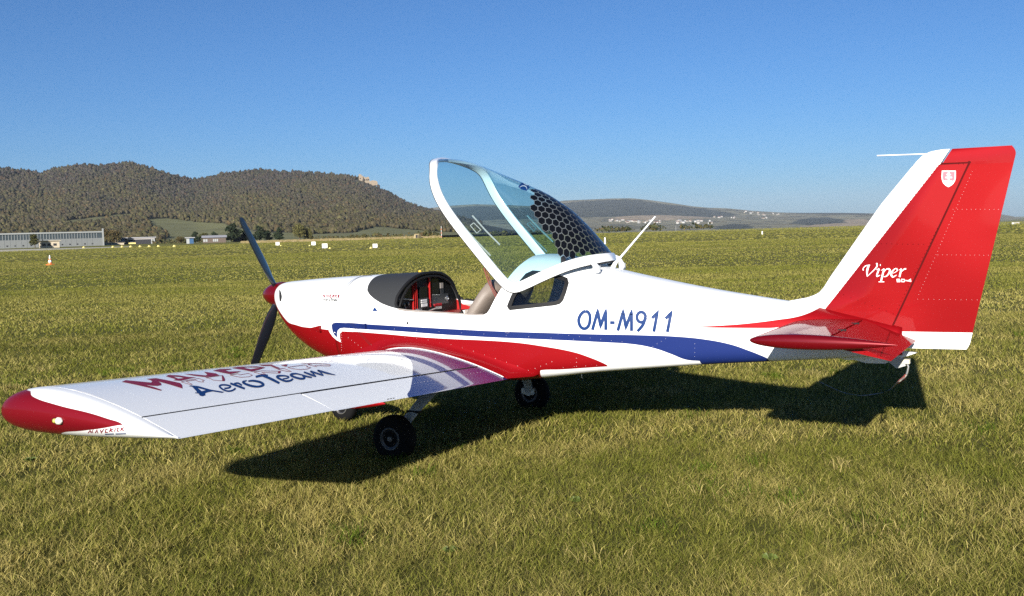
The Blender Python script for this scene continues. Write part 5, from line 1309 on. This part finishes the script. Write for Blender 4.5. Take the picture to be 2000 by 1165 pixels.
def tree(px, d, h, w, kind, label, name='tree', seed=0):
    h, w = h*1.15, w*1.2; base = at_range(px, d, -.1); root = empty(name, base, label, 'tree', None); r = random.Random(seed+int(px)); z0 = base
    mb = MB().tube([base, base+Vector((r.uniform(-.1, .1), 0, h*.4)), base+Vector((r.uniform(-.3, .3), 0, h*.75))], [h*.035, h*.026, h*.010], 7)
    for k in range(5):
        a = r.uniform(0, 6.28); mb.tube([base+Vector((0, 0, h*(.3+.08*k))), base+Vector((math.cos(a)*w*.2, math.sin(a)*w*.2, h*(.45+.08*k))), base+Vector((math.cos(a)*w*.38, math.sin(a)*w*.38, h*(.52+.08*k)))], [h*.014, h*.010, h*.004], 5)
    obj('trunk', mb.mesh('trunk'), M_bark, root, smooth=60)
    lobes = []
    if kind == 'pine':
        for k in range(9):
            t = k/8; rr = w*.5*(1-.62*t**1.6)*r.uniform(.75, 1.1); a = r.uniform(0, 6.28); o = rr*.35
            lobes.append((base.x+math.cos(a)*o, base.y+math.sin(a)*o, base.z+h*(.22+.70*t), rr*.75, rr*.75, h*.10))
        P, F_, C_ = leaf_cloud(lobes, 1500, h*.040, PINE, seed+1)
    elif kind == 'willow':
        for k in range(10):
            a = r.uniform(0, 6.28); o = w*.28*r.uniform(.2, 1); lobes.append((base.x+math.cos(a)*o, base.y+math.sin(a)*o, base.z+h*r.uniform(.5, .80), w*.22, w*.22, h*.2))
        P, F_, C_ = leaf_cloud(lobes, 2600, h*.034, WILLOW, seed+2, h*.38)
    else:
        for k in range(10):
            a = r.uniform(0, 6.28); o = w*.32*r.uniform(.1, 1); lobes.append((base.x+math.cos(a)*o, base.y+math.sin(a)*o, base.z+h*r.uniform(.35, .82), w*.22*r.uniform(.8, 1.2), w*.22, h*.16))
        P, F_, C_ = leaf_cloud(lobes, 1400, h*.038, OLIVE if kind == 'olive' else RUST, seed+3)
    obj('crown', np_mesh('crown', P, F_, C_), M_leaf, root)
    return root
tree(382, 480, 4.6, 4.2, 'pine', 'round dark pine beside the small blue hut', seed=1)
tree(398, 500, 4.2, 3.6, 'olive', 'small pale green tree between two dark pines behind the low house', seed=2)
tree(418, 490, 4.4, 5.4, 'pine', 'broad dark pine right behind the low grey roofed house', seed=3)
tree(456, 470, 7.4, 8.2, 'pine', 'tallest dark pine by the orange roofed hut', seed=4)
tree(476, 475, 4.2, 4.5, 'pine', 'small dark pine between the orange roofed hut and the tallest pine', seed=5)
tree(507, 470, 6.0, 6.6, 'pine', 'dark spreading pine beyond the propeller blade', seed=6)
tree(522, 480, 4.2, 5.0, 'pine', 'low dark pine standing at the edge of the pine group', seed=7)
tree(545, 465, 5.2, 4.8, 'pine', 'ragged dark pine with a gap beneath, between the pine group and the willow', seed=8)
tree(585, 450, 6.9, 7.0, 'willow', 'round yellow green weeping willow at the edge of the field', 'willow_tree', seed=9)
tree(601, 452, 5.0, 4.2, 'willow', 'smaller drooping willow touching the round willow', 'willow_tree', seed=10)
tree(213, 585, 8.0, 7.4, 'rust', 'yellowing tree beside the end of the long hangar', seed=11)
tree(226, 580, 7.0, 5.2, 'rust', 'narrow yellow drooping tree beside the dark open shed', seed=12)
tree(68, 440, 5.2, 4.0, 'olive', 'slim grey green tree in front of the long hangar', seed=13)
tree(352, 520, 3.4, 6.0, 'rust', 'low yellowish bush left of the blue hut', seed=14)
def scrub(name, spans, pal, label, seed, size=.22, dens=14):
    r = random.Random(seed); PP, FF, CC = [], [], []; b = 0
    for x0, x1, d, h, n in spans:
        for k in range(n):
            p = at_range(r.uniform(x0, x1), d*r.uniform(.94, 1.08), 0); hh = h*r.uniform(.5, 1.2)
            P, F_, C_ = leaf_cloud([(p.x, p.y, p.z+hh*.4, hh*.75, hh*.75, hh*.55)], dens, size*hh, pal, seed+k); PP.append(P); FF.append(F_+b); CC.append(C_); b += len(P)
    o = obj(name, np_mesh(name, np.concatenate(PP), np.concatenate(FF), np.concatenate(CC)), M_leaf, None); return tag(o, label, 'scrub', kind='stuff')
scrub('hedgerow', [(300,360,600,2.6,26),(600,720,470,1.6,40),(690,860,430,2.0,50),(810,850,400,2.4,16),(-100,60,620,2.4,10),(330,480,560,1.6,30)], OLIVE+RUST, 'low olive hedgerow along the far edge of the field below the wooded hill', 5)
scrub('thicket', [(1170,1240,480,2.2,20),(1180,1300,520,1.6,30),(1260,1290,470,2.6,8),(1330,1390,520,2.4,26),(1090,1180,500,1.5,24),(900,1090,470,1.6,40)], OLIVE+PINE+RUST, 'low dark thicket along the field edge below the far hills', 6)
def dry_strip():
    r = np.random.default_rng(4); n = 5200; px = np.concatenate([r.uniform(540, 860, n-800), r.uniform(470, 560, 800)]); d = r.uniform(330, 470, n); V = []
    for p, q in zip(px, d):
        a = at_range(float(p), float(q)); V.append((a.x, a.y))
    V = np.array(V); h = r.uniform(.08, .5, n); w = r.uniform(.15, .4, n); rtv = np.array([_r0[0], _r0[1]])
    P = np.empty((n, 4, 3)); s = V-rtv*w[:, None]; e = V+rtv*w[:, None]; z = np.zeros(n)
    P[:, 0] = np.c_[s, z-.2]; P[:, 1] = np.c_[e, z-.2]; P[:, 2] = np.c_[e-rtv*.1, h]; P[:, 3] = np.c_[s+rtv*.1, h*r.uniform(.7, 1.1, n)]
    q = np.arange(n)[:, None]*4; c = np.array([[.24, .185, .085], [.18, .15, .06], [.28, .22, .12]])[r.choice(3, n)]
    return np_mesh('dry_grass_strip', P.reshape(-1, 3), np.c_[q, q+1, q+2, q+3], np.repeat(c, 4, axis=0))
o = obj('dry_grass_strip', dry_strip(), attr_mat('tall_dry_grass', .9, .2), None); tag(o, 'strip of tall straw coloured grass along the far edge of the field', 'dry grass', kind='stuff')

# ---- airfield buildings
M_hwall = mat('hangar_grey_sheet', (.19, .20, .20), .6, var=.08, vscale=.4); M_hglass = mat('hangar_dark_glazing', (.055, .07, .08), .3); M_hbeam = mat('hangar_white_beam', (.30, .315, .315), .5)
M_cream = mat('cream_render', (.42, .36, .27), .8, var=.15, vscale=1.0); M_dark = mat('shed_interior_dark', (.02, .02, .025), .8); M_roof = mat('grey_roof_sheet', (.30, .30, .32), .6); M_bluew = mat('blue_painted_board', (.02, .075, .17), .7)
def frame_line(pa, da, pb, db):
    A, B = at_range(pa, da), at_range(pb, db); t = (B-A); L2 = t.length; t.normalize(); return A, t, Vector((-t.y, t.x, 0)), L2
A, t_, n_, L2 = frame_line(0, 522, 200, 532)
A = A-t_*75; L2 += 75
if n_.dot(A-Vector(CAM)) < 0: n_ = -n_
rz = math.atan2(t_.y, t_.x)
hang = empty('hangar', A+t_*L2/2, 'long grey hangar with a dark window band under a white roof edge', 'hangar')
def hb(name, s0, s1, z0, z1, off, th, m, parent=hang):
    c = A+t_*((s0+s1)/2)+n_*(off+th/2); return obj(name, MB().box((c.x, c.y, (z0+z1)/2), (s1-s0, th, z1-z0), rz).mesh(name), m, parent)
wall = hb('wall', 0, L2, 0, 3.7, 0, 30, M_hwall); glz = hb('window_band', 0, L2, 3.7, 6.3, .15, 29, M_hglass); hb('roof_edge', -.5, L2+.5, 6.3, 6.95, -.3, 31, M_hbeam)
mbm = MB()
for k in range(int(L2/1.25)):
    c = A+t_*(k*1.25)+n_*.05; mbm.box((c.x, c.y, 5.0), (.14, .20, 2.6), rz)
obj('window_mullions', mbm.mesh('window_mullions'), M_hbeam, hang)['kind'] = 'stuff'
mbm = MB()
for k in range(int(L2/2.4)):
    c = A+t_*(k*2.4)-n_*.02; mbm.box((c.x, c.y, 1.9), (.10, .10, 3.5), rz)
obj('wall_ribs', mbm.mesh('wall_ribs'), mat('rib_grey', (.20, .215, .215), .6), hang)['kind'] = 'stuff'
for k in range(34):
    s = 3+k*(L2-8)/33; hb('vent_opening', s, s+.7, .75, 1.35, -.06, .2, M_dark, wall)
for s in (L2*.36, L2*.775): hb('door_joint', s, s+.35, 0, 3.7, -.08, .2, M_dark, wall)
hb('gable_pillar', L2+.1, L2+.7, 0, 8.2, -.5, .6, M_hbeam)
def hut(name, px0, px1, d, h, depth, wm, rm, label, cat='shed', roof=.4, openings=(), slope=0.0):
    A_, t2, n2, L3 = frame_line(px0, d, px1, d)
    if n2.dot(A_-Vector(CAM)) < 0: n2 = -n2
    r2 = math.atan2(t2.y, t2.x); c = A_+t2*L3/2; e = empty(name, c, label, cat)
    def part(nm, s0, s1, z0, z1, off, th, m):
        q = A_+t2*((s0+s1)/2)+n2*(off+th/2); return obj(nm, MB().box((q.x, q.y, (z0+z1)/2), (s1-s0, th, z1-z0), r2).mesh(nm), m, e)
    part('wall', 0, L3, -.2, h, 0, depth, wm)
    if slope > 0:
        q = [A_-t2*.5-n2*.5, A_+t2*(L3+.5)-n2*.5, A_+t2*(L3+.5)+n2*(depth+.5), A_-t2*.5+n2*(depth+.5), A_-t2*.5+n2*depth/2, A_+t2*(L3+.5)+n2*depth/2]
        v = [(p.x, p.y, h) for p in q[:4]]+[(p.x, p.y, h+slope) for p in q[4:]]
        obj('roof', MB().add(v, [(0,1,5,4),(2,3,4,5),(0,4,3),(1,2,5),(0,3,2,1)]).mesh('roof'), rm, e)
    else: part('roof', -.6, L3+.6, h, h+roof, -.6, depth+1.2, rm)
    for nm, a, b, z0, z1, m in openings: part(nm, L3*a, L3*b, z0, z1, -.08, .3, m)
    return e
hut('cream_annex', 76, 116, 445, 2.7, 6, M_cream, M_cream, 'low cream building with dark window recesses in front of the hangar', 'building', .2, [('window', .15, .32, .8, 1.7, M_dark), ('window', .42, .58, .8, 1.7, M_dark), ('window', .70, .86, .8, 1.7, M_dark)])
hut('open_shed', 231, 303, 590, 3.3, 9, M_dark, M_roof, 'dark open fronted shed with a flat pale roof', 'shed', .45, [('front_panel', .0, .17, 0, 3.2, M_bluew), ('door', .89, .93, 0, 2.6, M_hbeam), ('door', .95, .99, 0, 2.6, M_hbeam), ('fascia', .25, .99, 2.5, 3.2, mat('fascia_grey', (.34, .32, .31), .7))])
hut('low_wall', 202, 242, 560, 1.2, .4, M_cream, M_cream, 'low cream wall in front of the yellowing tree', 'wall', .1, [('panel_joint', .33, .345, 0, 1.1, M_dark), ('panel_joint', .66, .675, 0, 1.1, M_dark)])
hut('blue_hut', 364, 378, 440, 2.3, 3, M_bluew, M_roof, 'small blue hut with one white side', 'hut', .3, [('white_panel', .0, .42, 0, 2.2, M_hbeam)])
hut('clubhouse', 396, 441, 460, 2.2, 7, mat('brown_board', (.10, .075, .06), .8), M_roof, 'low house with white windows and a grey roof in front of the pines', 'house', .3, [('window', .02, .10, .5, 1.6, M_hbeam), ('window', .12, .20, .5, 1.6, M_hbeam), ('window', .44, .50, .5, 1.6, M_hbeam), ('window', .52, .58, .5, 1.6, M_hbeam), ('window', .60, .66, .5, 1.6, M_hbeam)], 1.0)
hut('orange_roofed_hut', 456, 482, 475, 1.7, 5, mat('dark_board', (.06, .05, .045), .8), mat('orange_roof', (.36, .20, .09), .8), 'small hut with a pale orange roof under the tallest pine', 'hut', .3, [('window', .55, .68, .5, 1.2, M_dark)], 1.5)
# concrete path
pp = [on(*q, 2, .012) for q in ((-60,490.5),(0,488.3),(120,485.3),(200,483.0),(260,481.6),(255,482.6),(150,487.2),(60,490.4),(0,492.2),(-60,495))]
o = obj('path', mesh('path', pp, [tuple(range(len(pp)))]), mat('pale_concrete', (.42, .39, .33), .9, var=.1, vscale=.3), None); tag(o, kind='structure')
if o.data.polygons[0].normal.z < 0: o.data.flip_normals()

# ---- field markers
M_board = mat('white_marker_board', (.82, .82, .80), .6); M_yel = mat('yellow_marker', (.72, .60, .20), .6); M_orange = mat('orange_cone_plastic', (.72, .16, .04), .5)
def marker_board(px, py_base, wpx, label, lean):
    d = 1.70*FPX/(py_base-horizon(px)); p = at_range(px, d); w = wpx*d/FPX
    e = empty('marker_board', p, label, 'board'); a = math.atan2(*dir_px(px)); R = -a+lean
    obj('panel', MB().box((p.x, p.y, .12+w*.42), (w, .04, w*.86), R).mesh('panel'), M_board, e)
    for s in (-.35, .35): obj('foot', MB().box((p.x+math.cos(R)*w*s, p.y+math.sin(R)*w*s, .09), (.05, .18, .2), R).mesh('foot'), M_dmetal, e)
marker_board(541.5, 480.2, 7.0, 'small white marker board below the ragged pine', .05)
marker_board(611.7, 480.2, 7.6, 'white marker board just beyond the largest board', -.12)
marker_board(633.4, 486.3, 10.0, 'largest white marker board standing on the field', .02)
marker_board(731.7, 486.0, 8.8, 'white marker board standing alone below the castle hill', .06)
def yellow_block(px, py, s, near):
    d = 1.70*FPX/(py-horizon(px)); p = at_range(px, d); v = [(p.x-s, p.y-s, 0), (p.x+s, p.y-s, 0), (p.x+s, p.y+s, 0), (p.x-s, p.y+s, 0), (p.x-s*.5, p.y-s*.5, s*1.5), (p.x+s*.5, p.y-s*.5, s*1.5), (p.x+s*.5, p.y+s*.5, s*1.5), (p.x-s*.5, p.y+s*.5, s*1.5)]
    o = obj('ground_marker', MB().add(v, [(0,1,5,4),(1,2,6,5),(2,3,7,6),(3,0,4,7),(4,5,6,7),(0,3,2,1)]).mesh('ground_marker'), M_yel, None)
    tag(o, near[0], 'marker', near[1])
for q in ((548,480.5),(604,480.6),(643.5,486),(723.5,485.5)): yellow_block(q[0], q[1], .13, ('tiny yellow ground marker beside a white board', 'yellow markers beside the boards'))
for q in ((220,483),(238,482.8),(255,482.6),(273,482.4),(291,482.2),(309,482.0),(163,484),(340,481.8)): yellow_block(q[0], q[1], .30, ('small yellow ground marker in the row before the sheds', 'yellow markers before the sheds'))
# cone
p = on(98, 518.0, 2, 0.0)
cone = empty('traffic_cone', (p[0], p[1], 0), 'orange and white traffic cone standing alone on the field', 'cone')
obj('base', MB().box((p[0], p[1], .03), (.46, .46, .06)).mesh('base'), M_orange, cone)
for z0, z1, r0, r1, mm, nm in ((.06,.22,.17,.135,M_orange,'lower_band'),(.22,.40,.135,.095,M_board,'white_band'),(.40,.52,.095,.07,M_orange,'upper_band'),(.52,.78,.07,.03,M_board,'tip')):
    obj(nm, MB().lathe([(z0, r0), (z1, r1)], (p[0], p[1], 0), 'z', 18).mesh(nm), mm, cone, smooth=50)
# hay bale like shelter, poles, posts, masts
p = at_range(815, 330); o = MB()
for k in range(1):
    sec = []
    for xx in (-.85, .85):
        sec.append([(p.x+xx, p.y+math.cos(q)*.9, .05+max(0, math.sin(q))*1.25+.15) for q in np.linspace(0, math.pi, 13)]+[(p.x+xx, p.y-.9, 0), (p.x+xx, p.y+.9, 0)])
shelter = obj('field_shelter', loft('field_shelter', sec), mat('straw_thatch', (.30, .24, .13), .95, bump=.4, bscale=8, var=.3, vscale=4), None)
tag(shelter, 'small rounded straw coloured shelter with a dark opening on the field edge', 'shelter')
obj('opening', MB().box((p.x+.35, p.y-.9, .6), (.7, .12, 1.0)).mesh('opening'), M_dark, shelter)
def post(name, px, py, h, r_, label, m=M_board, d=None, bands=None, cat='post'):
    d = d or 1.70*FPX/(py-horizon(px)); p = at_range(px, d, ground_z(d, px)-.05)
    e = empty(name, p, label, cat); obj('shaft', MB().tube([p, p+Vector((0, 0, h))], [r_, r_*.8], 8).mesh('shaft'), m, e, smooth=50)
    if bands:
        for z in bands: obj('band', MB().lathe([(-h*.05, r_*1.3), (h*.05, r_*1.3)], (p.x, p.y, p.z+h*z), 'z', 8).mesh('band'), M_orange, e)
    else: obj('cap', MB().lathe([(0, r_*1.25), (h*.04, r_*.9)], (p.x, p.y, p.z+h), 'z', 8).mesh('cap'), M_dmetal, e)
    return e
post('striped_pole', 862, 467, 4.0, .07, 'thin red and white pole at the field edge by the castle hill foot', d=330, bands=(.15, .45, .75), cat='pole')
post('white_post', 1181, 477, .75, .10, 'short white post on the field right of the canopy')
post('white_post', 1488.5, 457.5, .55, .11, 'short white post on the field halfway to the red fin')
post('lattice_mast', 1597, 446, 6.5, .22, 'thin pale mast standing on a white base at the field edge', d=640, cat='mast')
post('lattice_mast', 1650, 446, 7.0, .34, 'pale banded mast nearest to the red fin at the field edge', d=700, bands=(.3, .7), cat='mast')
post('lamp_mast', 1320, 452, 7.5, .10, 'tall thin grey lamp mast before the village', M_roof, d=520, cat='mast')
post('lamp_mast', 1361, 451, 7.0, .08, 'shorter thin grey lamp mast before the village', M_roof, d=540, cat='mast')
def slab(name, px, d, size, label, m, cat):
    p = at_range(px, d, ground_z(d, px)); e = empty(name, p, label, cat); a = -math.atan2(*dir_px(px))
    obj('body', MB().box((p.x, p.y, p.z+size[2]/2), size, a).mesh('body'), m, e); obj('lid', MB().box((p.x, p.y, p.z+size[2]+.06), (size[0]*1.06, size[1]*1.06, .12), a).mesh('lid'), M_roof, e)
slab('transmitter_cabin', 1600, 640, (5, 3, 1.6), 'low white cabin at the foot of the thin pale mast', M_board, 'cabin')
slab('white_barrier', 1535, 700, (9, 1, 1.0), 'long low white barrier at the field edge', M_board, 'barrier')
slab('pale_depot', 1325, 900, (22, 8, 6), 'long pale depot building behind the thicket', M_hwall, 'building')
slab('runway_marker', 1980, 270, (.8, .3, .35), 'white marker block on the field edge beside the rudder', M_board, 'marker')
slab('runway_marker', 1988, 268, (.7, .3, .35), 'cream marker block next to the white one beyond the rudder', M_cream, 'marker')
# yellow vehicle by the shed
p = at_range(258, 560); yv = empty('yellow_van', p, 'small yellow vehicle parked before the dark open shed', 'vehicle')
a = -math.atan2(*dir_px(258))
obj('body', MB().box((p.x, p.y, .62), (3.4, 1.6, .7), a).mesh('body'), M_yel, yv); obj('cabin', MB().box((p.x-.2, p.y, 1.2), (1.7, 1.4, .5), a).mesh('cabin'), M_hglass, yv)
for s in (-1.1, 1.1): obj('wheel', MB().lathe([(-.1, .3), (.1, .3)], (p.x+math.cos(a)*s, p.y+math.sin(a)*s-.75, .3), 'y', 14).mesh('wheel'), M_rubber, yv)

# ---- haze
HAZE_D = 3.4e-5
def haze():
    x0, x1, y0, y1, z0, z1 = -11500, 9000, -200, 13500, -30, 330
    me = MB().box(((x0+x1)/2, (y0+y1)/2, (z0+z1)/2), (x1-x0, y1-y0, z1-z0)).mesh('haze')
    m = bpy.data.materials.new('pale_blue_haze'); m.use_nodes = True; N, L = nt(m); N.clear(); out = N.new('ShaderNodeOutputMaterial'); v = N.new('ShaderNodeVolumePrincipled')
    v.inputs['Color'].default_value = (.72, .84, 1.0, 1); v.inputs['Density'].default_value = HAZE_D; v.inputs['Anisotropy'].default_value = 0.0
    L.new(v.outputs[0], out.inputs['Volume']); o = obj('haze', me, m, None); tag(o, 'thin pale blue haze over the far hills', 'haze', kind='stuff')
haze()
